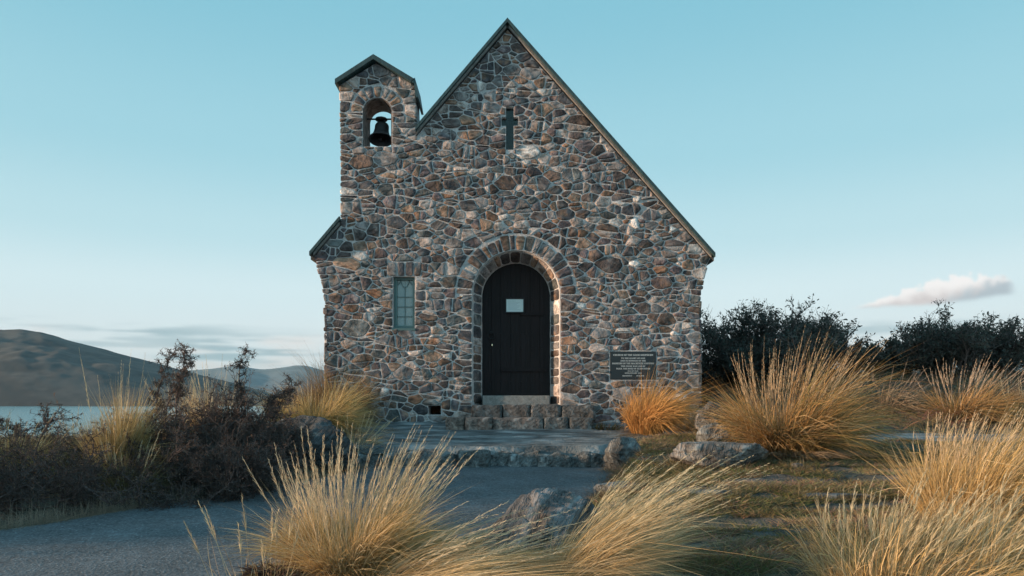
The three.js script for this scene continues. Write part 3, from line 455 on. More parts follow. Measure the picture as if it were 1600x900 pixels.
/* ------------------------------------------------------------------ rocks and masonry on the ground */
function boulderGeo(seed, sx, sy, sz, { det = 5, cutsN = 9, tint = [0.3, 0.3, 0.29], rough = 0.06, flat = 0, faces = [] } = {}) {
  const r = rand(seed), g = new THREE.IcosahedronGeometry(1, det * 4), p = g.attributes.position, b = new Buf(), map = new Map(), idx = [];
  const planes = [...Array(cutsN)].map(() => { const v = new THREE.Vector3(r() - 0.5, (r() - 0.5) * 0.9 + 0.1, r() - 0.5).normalize(); return [v, 0.62 + 0.25 * r()]; });
  faces.forEach(([x, y, z, d]) => planes.push([new THREE.Vector3(x, y, z).normalize(), d]));
  if (flat) planes.push([new THREE.Vector3((r() - 0.5) * 0.15, 1, (r() - 0.5) * 0.15).normalize(), flat]);
  const v = new THREE.Vector3();
  for (let i = 0; i < p.count; i++) {
    v.fromBufferAttribute(p, i); const key = v.toArray().map(q => q.toFixed(4)).join();
    if (!map.has(key)) {
      for (const [n, d] of planes) { const k = v.dot(n) - d; if (k > 0) v.addScaledVector(n, -k * 0.92); }
      const crack = Math.max(0, 0.05 - Math.abs(fbm(v.x * 2.2 + seed, v.y * 2.2, v.z * 2.2 + 9, 2))) * -1.2;
      const f = 1 + crack + rough * (1.6 * fbm(v.x * 1.6 + seed, v.y * 1.6, v.z * 1.6, 3) + 0.9 * fbm(v.x * 6 + seed, v.y * 6, v.z * 6, 3));
      v.multiplyScalar(f); v.set(v.x * sx, v.y * sy, v.z * sz);
      const k = fbm(v.x * 4 + seed, v.y * 4, v.z * 4, 3), l = fbm(v.x * 11 + seed, v.y * 11, v.z * 11 + 5, 2);
      let c = mix3(tint, tint.map(q => q * 0.55), ss(-0.1, 0.3, k)); c = mix3(c, [0.5, 0.5, 0.46], ss(0.22, 0.34, l) * 0.5); c = mix3(c, [0.3, 0.2, 0.12], ss(0.18, 0.4, -k) * 0.4);
      map.set(key, b.v(v.x, v.y, v.z, c, v.x * 0.9 + v.z * 0.43 + seed, v.y * 0.9 + v.z * 0.6));
    }
    idx.push(map.get(key));
  }
  b.i = idx; return b.geo();
}
const rocks = [];
function boulder(label, X, d, sx, sy, sz, seed, o = {}, dy = 0, yaw = 0) {
  const m = new THREE.Mesh(boulderGeo(seed, sx, sy, sz, o), M.boulder); m.name = numbered('boulder'); m.castShadow = m.receiveShadow = true; m.rotation.y = yaw;
  m.position.set(px(X, d), groundY(px(X, d), d) + dy, -d); scene.add(m); rocks.push([px(X, d), d, sx, sz]); return tag(m, label, 'rock');
}
function blockGeo(w, h, dep, seed, tint, rg = 0.9) {                               // rough dressed block, top face at y = 0, front at z = 0
  const g = new THREE.BoxGeometry(w, h, dep, 10, 6, 6), p = g.attributes.position, b = new Buf(), map = new Map(), idx = [], v = new THREE.Vector3();
  for (let i = 0; i < p.count; i++) { v.fromBufferAttribute(p, i); const key = v.toArray().map(q => q.toFixed(4)).join();
    if (!map.has(key)) { const q = 0.028, e = ['x', 'y', 'z'].map((k, j) => Math.max(0, Math.abs(v[k]) - ([w, h, dep][j] / 2 - q)) / q), m = Math.hypot(...e); if (m > 1) ['x', 'y', 'z'].forEach((k, j) => { v[k] -= Math.sign(v[k]) * e[j] * q * (1 - 1 / m); });
      v.x += 0.014 * N3(v.x * 7 + seed, v.y * 9, v.z * 7); v.y += (0.008 + 0.03 * rg) * N3(v.x * 6, v.y * 6 + seed, v.z * 6 + 4); v.z += 0.024 * N3(v.x * 8 + seed * 2, v.y * 8, v.z * 8);
      const k = fbm(v.x * 5 + seed, v.y * 5, v.z * 5, 3), c = mix3(tint, tint.map(z => z * 0.55), ss(-0.1, 0.35, k)); map.set(key, b.v(v.x, v.y - h / 2, v.z - dep / 2 + rg * 0.06 * fbm(v.x * 3 + seed, v.y * 4, 1, 3), c, v.x + v.z * 0.7 + seed, v.y + v.z * 0.5)); }
    idx.push(map.get(key)); }
  b.i = [...g.index.array].map(i => idx[i]); return b.geo();
}
{
  const st = thing('stone_steps', 'two low rough stone steps below the black church door', 'steps', [0, 0, 0]);
  const tn = [[0.2, 0.2, 0.2], [0.3, 0.27, 0.25], [0.24, 0.25, 0.25], [0.38, 0.31, 0.27]], r = rand(12);
  const row = (xs, top, h, front, dep, tints) => xs.slice(1).forEach((x1, i) => { const x0 = xs[i], m = part('step_stone', blockGeo(x1 - x0 - 0.005, h + 0.02 * r(), dep, 3 + i * 7 + front, tints ? tints[i] : tn[Math.floor(r() * 4)], 0.35), M.boulder, st); m.position.set((x0 + x1) / 2, top + (r() - 0.5) * 0.012, -front + (r() - 0.5) * 0.02); });
  row([-0.62, -0.15, 0.28, 0.75, 1.28], 0.875, 0.24, 11.18, 0.36, [[0.25, 0.265, 0.27], [0.4, 0.375, 0.36], [0.28, 0.29, 0.295], [0.25, 0.265, 0.27]]);
  row([-0.98, -0.70, -0.29, 0.46, 0.84, 1.2], 0.69, 0.24, 10.82, 0.42, [[0.5, 0.42, 0.37], [0.66, 0.54, 0.48], [0.56, 0.48, 0.44], [0.27, 0.285, 0.285], [0.3, 0.315, 0.315]]);  // low sunlight put into the tints: left stones paler and pinker
}
{ // terrace of worn bedrock and cemented stone before the steps
  const b = new Buf(), xs = [], ds = []; for (let x = -2.35; x <= 9.0; x += 0.07) xs.push(x); for (let k = 0; k <= 34; k++) ds.push(k / 34);
  ds.forEach((t) => xs.forEach((x) => {
    const front = table([[-2.4, 9.5], [1.15, 9.42], [1.6, 9.9], [2.5, 10.2], [2.8, 10.3], [4, 9.6], [7.5, 9.35], [9, 9.3]], x) + 0.05 * N3(x * 3, 2), backd = x < 2.75 ? 11.5 : 10.7, d = lerp(front, backd, t);
    const lay = fbm(x * 0.8, d * 3.2, 2, 4), st = Math.round(lay * 9) / 9;
    const y = terraceY(d) + 0.035 * st + 0.02 * fbm(x * 2.5, d * 6, 7, 3) - (x > 2.9 ? 0.03 : 0) - (t === 0 ? 0.1 : 0);
    const c = mix3([0.2, 0.235, 0.25], [0.46, 0.51, 0.53], ss(-0.1, 0.3, fbm(x * 1.4, d * 6, 3, 4) + 0.15 * N3(x * 5, d * 20, 2)));
    b.v(x, y, -d, c, x, d);
  }));
  const w = xs.length; for (let j = 0; j + 1 < ds.length; j++) for (let i = 0; i + 1 < w; i++) { const a = j * w + i; b.t(a, a + 1, a + w + 1); b.t(a, a + w + 1, a + w); }
  const tr = struct('terrace', b.geo(), M.slab);
  const xs2 = [-2.02, -1.62, -1.32, -0.98, -0.7, -0.29, -0.02, 0.34, 0.72, 0.98, 1.34], r = rand(5);
  xs2.slice(1).forEach((x1, i) => { const x0 = xs2[i], hi = i === 4, m = part('edge_stone', blockGeo(x1 - x0 + (hi ? 0 : 0.05), 0.36, 0.45, 40 + i * 5, hi ? [0.34, 0.39, 0.4] : tone([0.36, 0.4, 0.41], 0.75 + 0.45 * r()), hi ? 0.4 : 1.7), M.boulder, tr); m.position.set((x0 + x1) / 2, terraceY(9.4) - (hi ? 0.035 : 0.045 + 0.085 * r()), -9.36 + (hi ? 0.06 : (r() - 0.5) * 0.14)); m.rotation.set((r() - 0.3) * 0.2, (r() - 0.5) * 0.3, (r() - 0.5) * 0.16); });
}
boulder('large dark rounded boulder left of the stone terrace, below the yellow tussock', 472, 8.8, 0.68, 0.42, 0.4, 11, { cutsN: 7, tint: [0.15, 0.165, 0.175], rough: 0.08 }, 0.12);
boulder('small dark boulder beside the large one at the left end of the terrace', 418, 9.3, 0.3, 0.25, 0.3, 12, { tint: [0.2, 0.21, 0.22] }, 0.1);
boulder('big angular grey rock in the foreground between two tussocks', 856, 4.4, 0.42, 0.48, 0.36, 23, { cutsN: 3, det: 7, tint: [0.27, 0.275, 0.285], rough: 0.08, faces: [[0.12, 1, 0.25, 0.66], [-0.75, 0.85, 0.3, 0.6], [0.9, 0.1, 0.45, 0.5], [-0.1, 0.25, 1, 0.72], [0.3, 0.6, 0.9, 0.74]] }, -0.02, 0);
boulder('rough grey rock at the right end of the terrace edge, beside the path', 982, 8.95, 0.3, 0.26, 0.3, 31, { tint: [0.26, 0.28, 0.28], rough: 0.1 }, 0.05);
boulder('flat pale rock with pinkish left end on the turf before the large orange tussock', 1118, 7.6, 0.5, 0.22, 0.28, 47, { cutsN: 6, tint: [0.36, 0.36, 0.35], flat: 0.55 }, 0.1);
boulder('upper grey rock against the church corner left of the large orange tussock', 1112, 10.0, 0.24, 0.26, 0.24, 52, { tint: [0.33, 0.33, 0.32] }, 0.2);
boulder('lower grey rock in front of the other one left of the large orange tussock', 1118, 9.0, 0.24, 0.2, 0.22, 57, { tint: [0.3, 0.33, 0.33] }, 0.1);
boulder('small white speckled rock under the front of the large orange tussock', 1180, 7.9, 0.14, 0.13, 0.13, 63, { tint: [0.42, 0.42, 0.41] }, 0.08);
boulder('fist sized stone lying on the turf right of the flat pale rock', 1246, 7.3, 0.07, 0.05, 0.06, 66, { det: 3, tint: [0.33, 0.34, 0.34] }, 0.02);
function flagstone(label, X, d, sx, sz, seed) { const m = new THREE.Mesh(boulderGeo(seed, sx, 0.09, sz, { det: 5, cutsN: 5, tint: [0.28, 0.31, 0.32], flat: 0.45, rough: 0.05 }), M.boulder); m.name = numbered('flagstone'); m.castShadow = m.receiveShadow = true; m.position.set(px(X, d), groundY(px(X, d), d) + 0.0, -d); scene.add(m); rocks.push([px(X, d), d, sx, sz]); return tag(m, label, 'flagstone'); }
flagstone('flat stone slab sunk in the turf below the flat pale rock', 1085, 6.1, 0.36, 0.14, 71);
flagstone('flat stone slab at the right verge of the asphalt path', 975, 6.6, 0.27, 0.2, 72);
flagstone('flat bluish stone slab at the bottom edge right of the leaning tussock', 1165, 3.75, 0.36, 0.16, 73);
flagstone('worn flat stone in the turf left of the tall gold tussock', 1310, 6.0, 0.3, 0.12, 74);

/* ------------------------------------------------------------------ grass */
const up = new THREE.Vector3(0, 1, 0);
function blade(b, pts, w0, c, r) {                                        // flat tapering ribbon through pts
  const n = pts.length, s = new THREE.Vector3(), t = new THREE.Vector3(), a = r() * 6.283; let L = -1, R = -1;
  t.subVectors(pts[n - 1], pts[0]).normalize(); s.set(Math.cos(a), 0.1, Math.sin(a)).cross(t).normalize();
  for (let i = 0; i < n; i++) {
    const w = w0 * (1 - Math.pow(i / (n - 1), 1.6)) * 0.5, p = pts[i];
    if (i === n - 1) { const e = b.v(p.x, p.y, p.z, c); b.t(L, R, e); break; }
    const l = b.v(p.x - s.x * w, p.y - s.y * w, p.z - s.z * w, c), q = b.v(p.x + s.x * w, p.y + s.y * w, p.z + s.z * w, c);
    if (i) { b.t(L, R, q); b.t(L, q, l); } L = l; R = q;
  }
}
function tussock(label, X, d, o) {
  const { n = 1500, h = [0.4, 0.8], base = 0.12, spread = 0.7, lean = [0, 0], droop = 0.35, w = 0.004, cols, plumes = 0, plumeH = [0.7, 1], dy = 0, seed = 1, plumeCol = [0.66, 0.57, 0.38], plumeLean = null, group, name = 'tussock', category = 'tussock grass', squash = [1, 1], dead = 0.25, y = null, pw = 1, wild = 0.42, tilt = [0, 0], fall = 0 } = o;
  const r = rand(seed * 977 + 5), x0 = px(X, d), t = thing(name, label, category, [x0, (y ?? groundY(x0, d)) + dy, -d], group), b = new Buf(), P = [0, 1, 2, 3, 4, 5].map(() => new THREE.Vector3());
  const nc = 22, clumps = [...Array(nc)].map(() => [r() * 6.283, Math.sqrt(r()), 0.62 + 0.5 * r(), (r() - 0.5) * 0.3, (r() - 0.5) * 0.3, 0.8 + 0.4 * r()]);
  for (let i = 0; i < n; i++) {
    const k = clumps[Math.floor(Math.pow(r(), 1.3) * nc)], inC = r() < 0.72, phi = inC ? k[0] + (r() + r() - 1) * 0.55 : r() * 6.283, u = inC ? clamp(k[1] + (r() + r() - 1) * 0.22) : Math.sqrt(r()), th = spread * Math.pow(u, 0.9), L = lerp(h[0], h[1], Math.pow(r(), 0.8)) * (1 - 0.25 * u * u) * (1 - fall * u * Math.max(0, Math.cos(phi))) * (inC ? k[2] * 1.12 : 0.85), clx = inC ? k[3] : 0, clz = inC ? k[4] : 0;
    const br = base * Math.sqrt(r()), bx = Math.cos(phi) * br * squash[0], bz = Math.sin(phi) * br * squash[1], dx = Math.sin(th) * Math.cos(phi) * squash[0] + tilt[0], dz = Math.sin(th) * Math.sin(phi) * squash[1] + tilt[1], dyy = Math.cos(th), gust = 0.7 + 0.6 * r(), dr = droop * (0.5 + r()) * (0.35 + Math.sin(th));
    const kink = r() < 0.26 ? 0.35 + 0.5 * r() : 9, kx = (r() - 0.35) * 1.1, ky = -0.5 - 0.6 * r(), kz = (r() - 0.5) * 1.1;
    const j1 = (r() - 0.5) * wild, j2 = (r() - 0.5) * wild;
    for (let q = 0; q < 6; q++) { const s = q / 5, s2 = s * s; P[q].set(bx + L * (dx * s + (lean[0] * gust + clx + dx * dr * 0.6 + j1) * s2), Math.max(0.004, L * (dyy * s - dr * s2 * 0.9 - Math.hypot(...lean) * gust * 0.28 * s2)), bz + L * (dz * s + (lean[1] * gust + clz + dz * dr * 0.6 + j2) * s2)); if (s > kink) { const e = L * (s - kink); P[q].x += kx * e; P[q].y = Math.max(0.006, P[q].y + ky * e); P[q].z += kz * e; } }
    const c0 = cols[Math.floor(Math.pow(r(), 1.2) * cols.length)], f = (0.7 + 0.55 * r()) * (inC ? k[5] : 1); let c = tone(c0, f); if (r() < dead) c = mix3(c, [0.16, 0.12, 0.085], 0.75);
    blade(b, P, w * (0.7 + 0.6 * r()), c, r);
  }
  for (let i = 0; i < n * 0.12; i++) { // matted dead leaves round the base
    const phi = r() * 6.283, o = base * (0.5 + 0.9 * r()), L = h[0] * (0.3 + 0.5 * r()), a2 = phi + (r() - 0.5) * 1.6, c = mix3([0.22, 0.17, 0.12], [0.42, 0.34, 0.24], r());
    for (let q = 0; q < 4; q++) { const s = q / 3; P[q].set(Math.cos(phi) * o * squash[0] + Math.cos(a2) * L * s, 0.01 + 0.07 * r() * Math.sin(s * 3) + 0.02 * r(), Math.sin(phi) * o * squash[1] + Math.sin(a2) * L * s); }
    blade(b, P.slice(0, 4), w, c, r);
  }
  part('blades', b.geo(), M.grass, t);
  if (plumes) {
    const sb = new Buf(), pl = plumeLean || lean, V = new THREE.Vector3();
    for (let i = 0; i < plumes; i++) {
      const phi = r() * 6.283, th = spread * 0.75 * Math.sqrt(r()), L = lerp(plumeH[0], plumeH[1], r()), br = base * r(), c = tone(plumeCol, 0.75 + 0.45 * r()), gust = 0.7 + 0.6 * r();
      const dx = Math.sin(th) * Math.cos(phi) * squash[0] + tilt[0], dz = Math.sin(th) * Math.sin(phi) * squash[1] + tilt[1], at = s => new THREE.Vector3(Math.cos(phi) * br + L * (dx * s + pl[0] * gust * s * s), L * (Math.cos(th) * s - (droop * 0.25 * Math.sin(th) + Math.hypot(...pl) * gust * 0.25) * s * s), Math.sin(phi) * br + L * (dz * s + pl[1] * gust * s * s));
      for (let q = 0; q < 6; q++) P[q].copy(at(q / 5)); blade(sb, P, 0.0026 * pw, c, r);
      const m = 30; for (let q = 0; q < m; q++) { const s = 0.6 + 0.4 * q / m, p = at(s), tg = at(Math.min(1, s + 0.06)).sub(p).normalize(), l = (0.034 + 0.03 * r()) * (1.25 - q / m) ; V.set(r() - 0.5, r() - 0.5, r() - 0.5).normalize(); const e = tg.clone().multiplyScalar(0.8).addScaledVector(V, 0.22).normalize(); blade(sb, [p, p.clone().addScaledVector(e, l * 0.6), p.clone().addScaledVector(e, l).addScaledVector(V, 0.003)], 0.003 * pw, c, r); }
    }
    part('seed_heads', sb.geo(), M.grass, t);
  }
  return t;
}
const GOLD = [[0.62, 0.45, 0.2], [0.7, 0.53, 0.27], [0.55, 0.38, 0.16], [0.74, 0.61, 0.38], [0.46, 0.31, 0.13]];
const STRAW = [[0.72, 0.57, 0.34], [0.62, 0.46, 0.23], [0.76, 0.64, 0.43], [0.54, 0.38, 0.19]];
const RUST = [[0.5, 0.29, 0.11], [0.57, 0.36, 0.15], [0.43, 0.25, 0.09], [0.6, 0.43, 0.23], [0.34, 0.27, 0.11]];
const OLIVE = [[0.62, 0.45, 0.18], [0.7, 0.51, 0.23], [0.52, 0.38, 0.15], [0.75, 0.58, 0.32]];
const DULL = [[0.36, 0.28, 0.19], [0.42, 0.34, 0.24], [0.28, 0.22, 0.15], [0.46, 0.39, 0.29]];
// foreground
tussock('upright straw tussock with pale plumes, largest in the left foreground', 555, 3.95, { n: 7500, h: [0.32, 0.74], base: 0.22, spread: 0.76, lean: [0.12, 0], droop: 0.34, w: 0.0033, cols: [...GOLD, ...STRAW], plumes: 150, plumeH: [0.55, 0.9], seed: 2, plumeCol: [0.7, 0.6, 0.42], dead: 0.15 });
tussock('windswept straw tussock lying over to the right at the bottom, before the grey rock', 625, 3.7, { n: 6500, h: [0.3, 0.68], base: 0.2, spread: 0.7, tilt: [0.4, 0.05], lean: [0.75, 0.1], droop: 0.3, w: 0.0032, cols: STRAW, plumes: 40, plumeH: [0.45, 0.75], seed: 3, plumeCol: [0.7, 0.6, 0.42], dead: 0.1, dy: -0.1 });
tussock('pale tussock fanning out to the right in the centre foreground, right of the grey rock', 885, 3.75, { n: 5200, h: [0.35, 0.84], base: 0.1, spread: 0.5, tilt: [0.42, 0.02], lean: [0.4, 0.05], fall: 0.6, droop: 0.3, w: 0.0032, cols: STRAW, plumes: 120, plumeH: [0.5, 0.9], seed: 4, dy: -0.06, dead: 0.12 });
tussock('low straw tussock with stiff seed stalks at the bottom right', 1420, 3.75, { n: 5200, h: [0.25, 0.62], base: 0.42, spread: 0.8, lean: [0.25, 0], droop: 0.3, w: 0.004, cols: [...GOLD, ...STRAW], plumes: 100, plumeH: [0.4, 0.66], seed: 5, dy: 0, dead: 0.25 });
tussock('low pale tussock in the bottom right corner, combed to the right', 1590, 4.0, { n: 4200, h: [0.3, 0.65], base: 0.4, spread: 0.75, lean: [0.4, 0], droop: 0.3, w: 0.004, cols: [...GOLD, ...STRAW], plumes: 40, plumeH: [0.4, 0.7], seed: 6, dy: 0, dead: 0.3 });
tussock('tall glowing gold tussock at the right edge, leaning to the right', 1530, 5.0, { n: 5200, h: [0.5, 1.08], base: 0.3, spread: 0.6, lean: [0.28, 0], droop: 0.2, w: 0.0042, cols: GOLD, plumes: 140, plumeH: [0.65, 0.98], seed: 7, plumeCol: [0.68, 0.54, 0.36], dead: 0.12 });
// middle right
tussock('very large orange tussock with drooping tips right of the church', 1232, 8.2, { wild: 0.5, n: 4600, h: [0.7, 1.6], base: 0.32, spread: 0.7, lean: [0.12, 0.02], droop: 0.45, w: 0.0075, cols: [...RUST, [0.3, 0.25, 0.09], [0.66, 0.5, 0.28]], plumes: 130, plumeH: [1.0, 1.5], seed: 8, plumeCol: [0.6, 0.46, 0.3], pw: 1.6, dead: 0.18 });
tussock('small orange dome tussock drooping beside the plaque', 1010, 10.55, { n: 3400, h: [0.8, 1.35], base: 0.18, spread: 0.42, lean: [0.24, 0], droop: 0.62, w: 0.007, cols: [[0.62, 0.36, 0.13], [0.7, 0.43, 0.17], [0.5, 0.28, 0.1]], seed: 9, dead: 0.06 });
tussock('grey dead tussock between the orange dome tussock and the church corner', 1072, 10.9, { n: 900, h: [0.35, 0.75], base: 0.16, spread: 0.7, lean: [0.12, 0], droop: 0.6, w: 0.006, cols: [[0.36, 0.29, 0.23], [0.42, 0.35, 0.3], [0.25, 0.2, 0.16]], seed: 10, dead: 0.2 });
tussock('brown tussock beyond the flat path at the right, with pale plumes', 1505, 11.3, { n: 2600, h: [0.5, 0.95], base: 0.28, spread: 0.85, lean: [0.15, 0], droop: 0.45, w: 0.007, cols: RUST, plumes: 60, plumeH: [0.8, 1.15], seed: 11, plumeCol: [0.55, 0.44, 0.33], pw: 1.8, dead: 0.35 });
tussock('brown tussock at the right edge behind the glowing gold one', 1615, 11.0, { n: 2000, h: [0.4, 0.85], base: 0.25, spread: 0.9, lean: [0.15, 0], droop: 0.45, w: 0.006, cols: RUST, plumes: 20, plumeH: [0.6, 0.9], seed: 12, pw: 1.6, dead: 0.4 });
tussock('faded grey brown tussock behind the large orange one, under the dark shrubs', 1385, 12.2, { n: 2200, h: [0.4, 0.8], base: 0.4, spread: 1.1, lean: [0.1, 0], droop: 0.5, w: 0.008, cols: DULL, plumes: 40, plumeH: [0.6, 0.9], seed: 13, pw: 1.8, plumeCol: [0.36, 0.3, 0.25], dead: 0.3 });
tussock('faded tussock under the dark shrubs at the right edge', 1560, 12.6, { n: 1800, h: [0.4, 0.75], base: 0.35, spread: 1.0, lean: [0.1, 0], droop: 0.5, w: 0.008, cols: DULL, seed: 14, plumes: 30, plumeH: [0.6, 0.9], pw: 1.8, plumeCol: [0.4, 0.33, 0.28] });
// left of the church
tussock('bright yellow tussock at the left corner of the church, behind the dark boulder', 492, 10.0, { n: 5000, h: [0.6, 1.2], base: 0.25, spread: 0.75, lean: [0.05, 0], droop: 0.45, w: 0.006, cols: OLIVE, plumes: 30, plumeH: [0.6, 0.9], seed: 15, plumeCol: [0.6, 0.5, 0.34], pw: 1.6, dead: 0.1 });
tussock('brown tussock against the church corner behind the yellow one', 520, 11.0, { n: 3000, h: [0.8, 1.4], base: 0.25, spread: 0.6, lean: [-0.08, 0], droop: 0.5, w: 0.006, cols: [[0.32, 0.21, 0.11], [0.26, 0.17, 0.09], [0.38, 0.27, 0.15]], seed: 16, dead: 0.35 });
tussock('pale wispy grass between the yellow tussock and the terrace', 560, 9.7, { n: 500, h: [0.3, 0.6], base: 0.12, spread: 0.9, lean: [0.15, 0.05], droop: 0.5, w: 0.005, cols: STRAW, plumes: 18, plumeH: [0.45, 0.7], seed: 17, pw: 1.6 });
tussock('narrow upright gold tussock standing among the left thorn bushes, before the lake', 178, 6.95, { n: 2600, h: [0.8, 1.12], base: 0.12, spread: 0.24, lean: [0.0, 0], droop: 0.25, w: 0.006, cols: GOLD, plumes: 10, plumeH: [1.1, 1.4], seed: 18, pw: 1.3, dead: 0.05 });
tussock('gold grass showing through the top of the left thorn bush', 272, 9.6, { n: 900, h: [0.6, 1.1], base: 0.2, spread: 0.4, lean: [-0.05, 0], droop: 0.3, w: 0.006, cols: STRAW, plumes: 14, plumeH: [0.9, 1.2], seed: 19, pw: 1.5, dy: 0.1 });
tussock('pale upright grass behind the right half of the thorn bush', 335, 9.5, { n: 900, h: [0.6, 1.1], base: 0.18, spread: 0.45, lean: [0.0, 0], droop: 0.2, w: 0.006, cols: STRAW, plumes: 16, plumeH: [0.9, 1.25], seed: 20, pw: 1.5, dy: 0.1 });
tussock('brown and yellow tussock at the far left edge', 15, 7.4, { n: 2200, h: [0.4, 0.85], base: 0.22, spread: 0.6, lean: [0.12, 0], droop: 0.35, w: 0.005, cols: OLIVE, plumes: 20, plumeH: [0.6, 0.9], seed: 21, pw: 1.3, dead: 0.45 });
tussock('dull olive grass tuft in front of the left thorn bush', 205, 6.6, { n: 900, h: [0.3, 0.62], base: 0.12, spread: 0.55, lean: [0.05, 0], droop: 0.4, w: 0.005, cols: [[0.26, 0.23, 0.1], [0.33, 0.27, 0.14], [0.2, 0.17, 0.08]], seed: 22, plumes: 10, plumeH: [0.5, 0.7], dead: 0.4 });
tussock('tawny grass left of the thorn bush, before the lake', 130, 9.4, { n: 1200, h: [0.35, 0.7], base: 0.35, spread: 0.8, lean: [0.1, 0], droop: 0.4, w: 0.006, cols: [[0.38, 0.26, 0.16], [0.3, 0.2, 0.12], [0.45, 0.33, 0.2]], seed: 23, plumes: 20, plumeH: [0.5, 0.8], pw: 1.5 });
// low green plants at the wall foot
tussock('low dark green plant in the corner right of the steps', 945, 11.0, { n: 900, h: [0.12, 0.3], base: 0.2, spread: 1.0, droop: 0.5, w: 0.012, cols: [[0.09, 0.1, 0.035], [0.13, 0.12, 0.04], [0.06, 0.065, 0.025]], seed: 24, name: 'low_plant', category: 'plant', dead: 0.3 });
tussock('strip of mossy green grass at the foot of the church wall left of the steps', 640, 11.05, { n: 1400, h: [0.05, 0.14], base: 0.5, spread: 1.0, droop: 0.4, w: 0.01, cols: [[0.14, 0.13, 0.04], [0.18, 0.15, 0.05], [0.1, 0.09, 0.03]], seed: 25, name: 'low_plant', category: 'plant', squash: [1, 0.3], dead: 0.3 });
tussock('dark dried herb with purplish heads at the left foot of the upright straw tussock', 448, 3.85, { n: 900, h: [0.06, 0.2], base: 0.15, spread: 1.2, droop: 0.5, w: 0.011, cols: [[0.1, 0.065, 0.06], [0.14, 0.09, 0.075], [0.07, 0.05, 0.05], [0.15, 0.13, 0.05]], seed: 26, name: 'dried_herb', category: 'plant', dy: 0.04, dead: 0.3 });
tussock('few thin dry stalks with small seed heads over the asphalt, left of the upright tussock', 400, 3.7, { n: 60, h: [0.1, 0.4], base: 0.2, spread: 0.5, lean: [-0.05, 0], droop: 0.2, w: 0.004, cols: STRAW, plumes: 12, plumeH: [0.3, 0.55], seed: 27, name: 'dry_stalks', dead: 0.2 });

/* turf, rough grass and straw litter: nobody could count it */
function tuftGeo(seed, n, h, w, spread) { const r = rand(seed), b = new Buf(); for (let i = 0; i < n; i++) { const a = r() * 6.283, t = spread * Math.sqrt(r()), L = h * (0.5 + 0.7 * r()), o = 0.03 * r(), f = 0.7 + 0.5 * r(); const pts = [0, 0.5, 1].map(s => new THREE.Vector3(Math.cos(a) * (o + L * Math.sin(t) * s * (1 + s * 0.5)), L * (Math.cos(t) * s - 0.2 * s * s * Math.sin(t)), Math.sin(a) * (o + L * Math.sin(t) * s * (1 + s * 0.5)))); blade(b, pts, w, [f, f, f], r); } return b.geo(); }
function scatter(name, geo, count, seed, where, color, scale) {
  const r = rand(seed), list = [], m4 = new THREE.Matrix4(), q = new THREE.Quaternion(), c = new THREE.Color(); let guard = 0;
  while (list.length < count && guard++ < count * 12) { const p = where(r); if (p) list.push(p); }
  const im = new THREE.InstancedMesh(geo, M.grass, list.length); im.name = numbered(name); im.userData.kind = 'stuff'; im.castShadow = im.receiveShadow = true;
  list.forEach(([x, d], i) => { const s = scale(r, x, d); q.setFromAxisAngle(up, r() * 6.283); im.setMatrixAt(i, m4.compose(new THREE.Vector3(x, groundY(x, d) - 0.004, -d), q, new THREE.Vector3(s, s * (0.7 + 0.6 * r()), s))); c.setRGB(...color(r, x, d)); im.setColorAt(i, c); });
  scene.add(im); return im;
}
const offPath = (x, d, m = 0.05) => pathDist(x, d) > m && !inTerrace(x, d) && !(d > 11.3 && Math.abs(x) < 3.1);
scatter('turf', tuftGeo(3, 11, 0.06, 0.0045, 1.15), 26000, 51, r => { const x = lerp(-0.6, 6.5, r()), d = lerp(3.2, 10.2, Math.pow(r(), 1.2)); return offPath(x, d, 0.03) && fbm(x * 1.1, d * 2.4, 3, 3) > 0.0 + 0.26 * (r() - 0.5) ? [x, d] : null; }, (r, x, d) => { const k = ss(-0.1, 0.25, fbm(x * 1.1, d * 2.2, 7, 3)); const c = mix3([0.16, 0.15, 0.07], [0.42, 0.33, 0.21], clamp(k * 0.8 + 0.9 * (r() - 0.5))); return c.map(q => q * (0.7 + 0.5 * r())); }, r => 0.6 + 0.8 * r());
scatter('rough_grass', tuftGeo(4, 12, 0.3, 0.007, 0.9), 5200, 52, r => { const s = r() < 0.55; const x = s ? lerp(2.8, 13, r()) : lerp(-11, -2.6, r()), d = s ? lerp(9.8, 20, r()) : lerp(7.2, 14, r()); return offPath(x, d, 0.25) && !(s && d < 11 && x < 3.6) && !(Math.abs(x) < 3.3 && d > 10.5) ? [x, d] : null; }, (r) => mix3([0.2, 0.15, 0.09], [0.3, 0.22, 0.14], r()).map(q => q * (0.7 + 0.5 * r())), r => 0.6 + 0.7 * r());
scatter('tufts_at_rocks', tuftGeo(8, 12, 0.1, 0.0045, 0.8), 620, 57, r => { const q = rocks[Math.floor(r() * rocks.length)], a = r() * 6.283, k = 0.82 + 0.3 * r(); return [q[0] + Math.cos(a) * q[2] * k, q[1] - Math.sin(a) * q[3] * k]; }, (r) => tone(mix3([0.17, 0.15, 0.07], [0.45, 0.36, 0.23], r()), 0.7 + 0.5 * r()), r => 0.5 + 0.9 * r());
scatter('straw_litter', tuftGeo(6, 10, 0.16, 0.003, 1.52), 1500, 53, r => { const d = lerp(3.5, 9.3, r()), x = leftEdge(d) + (r() - 0.55) * 0.28; return [x, d]; }, (r) => mix3([0.25, 0.21, 0.16], [0.42, 0.36, 0.28], r()), r => 0.5 + 0.9 * r());
scatter('path_edge_litter', tuftGeo(7, 8, 0.09, 0.003, 1.4), 900, 54, r => { const d = lerp(4.6, 9.5, r()), x = rightEdge(d) + (r() - 0.35) * 0.3; return [x, d]; }, (r) => mix3([0.16, 0.12, 0.09], [0.36, 0.28, 0.18], r()), r => 0.5 + 0.9 * r());

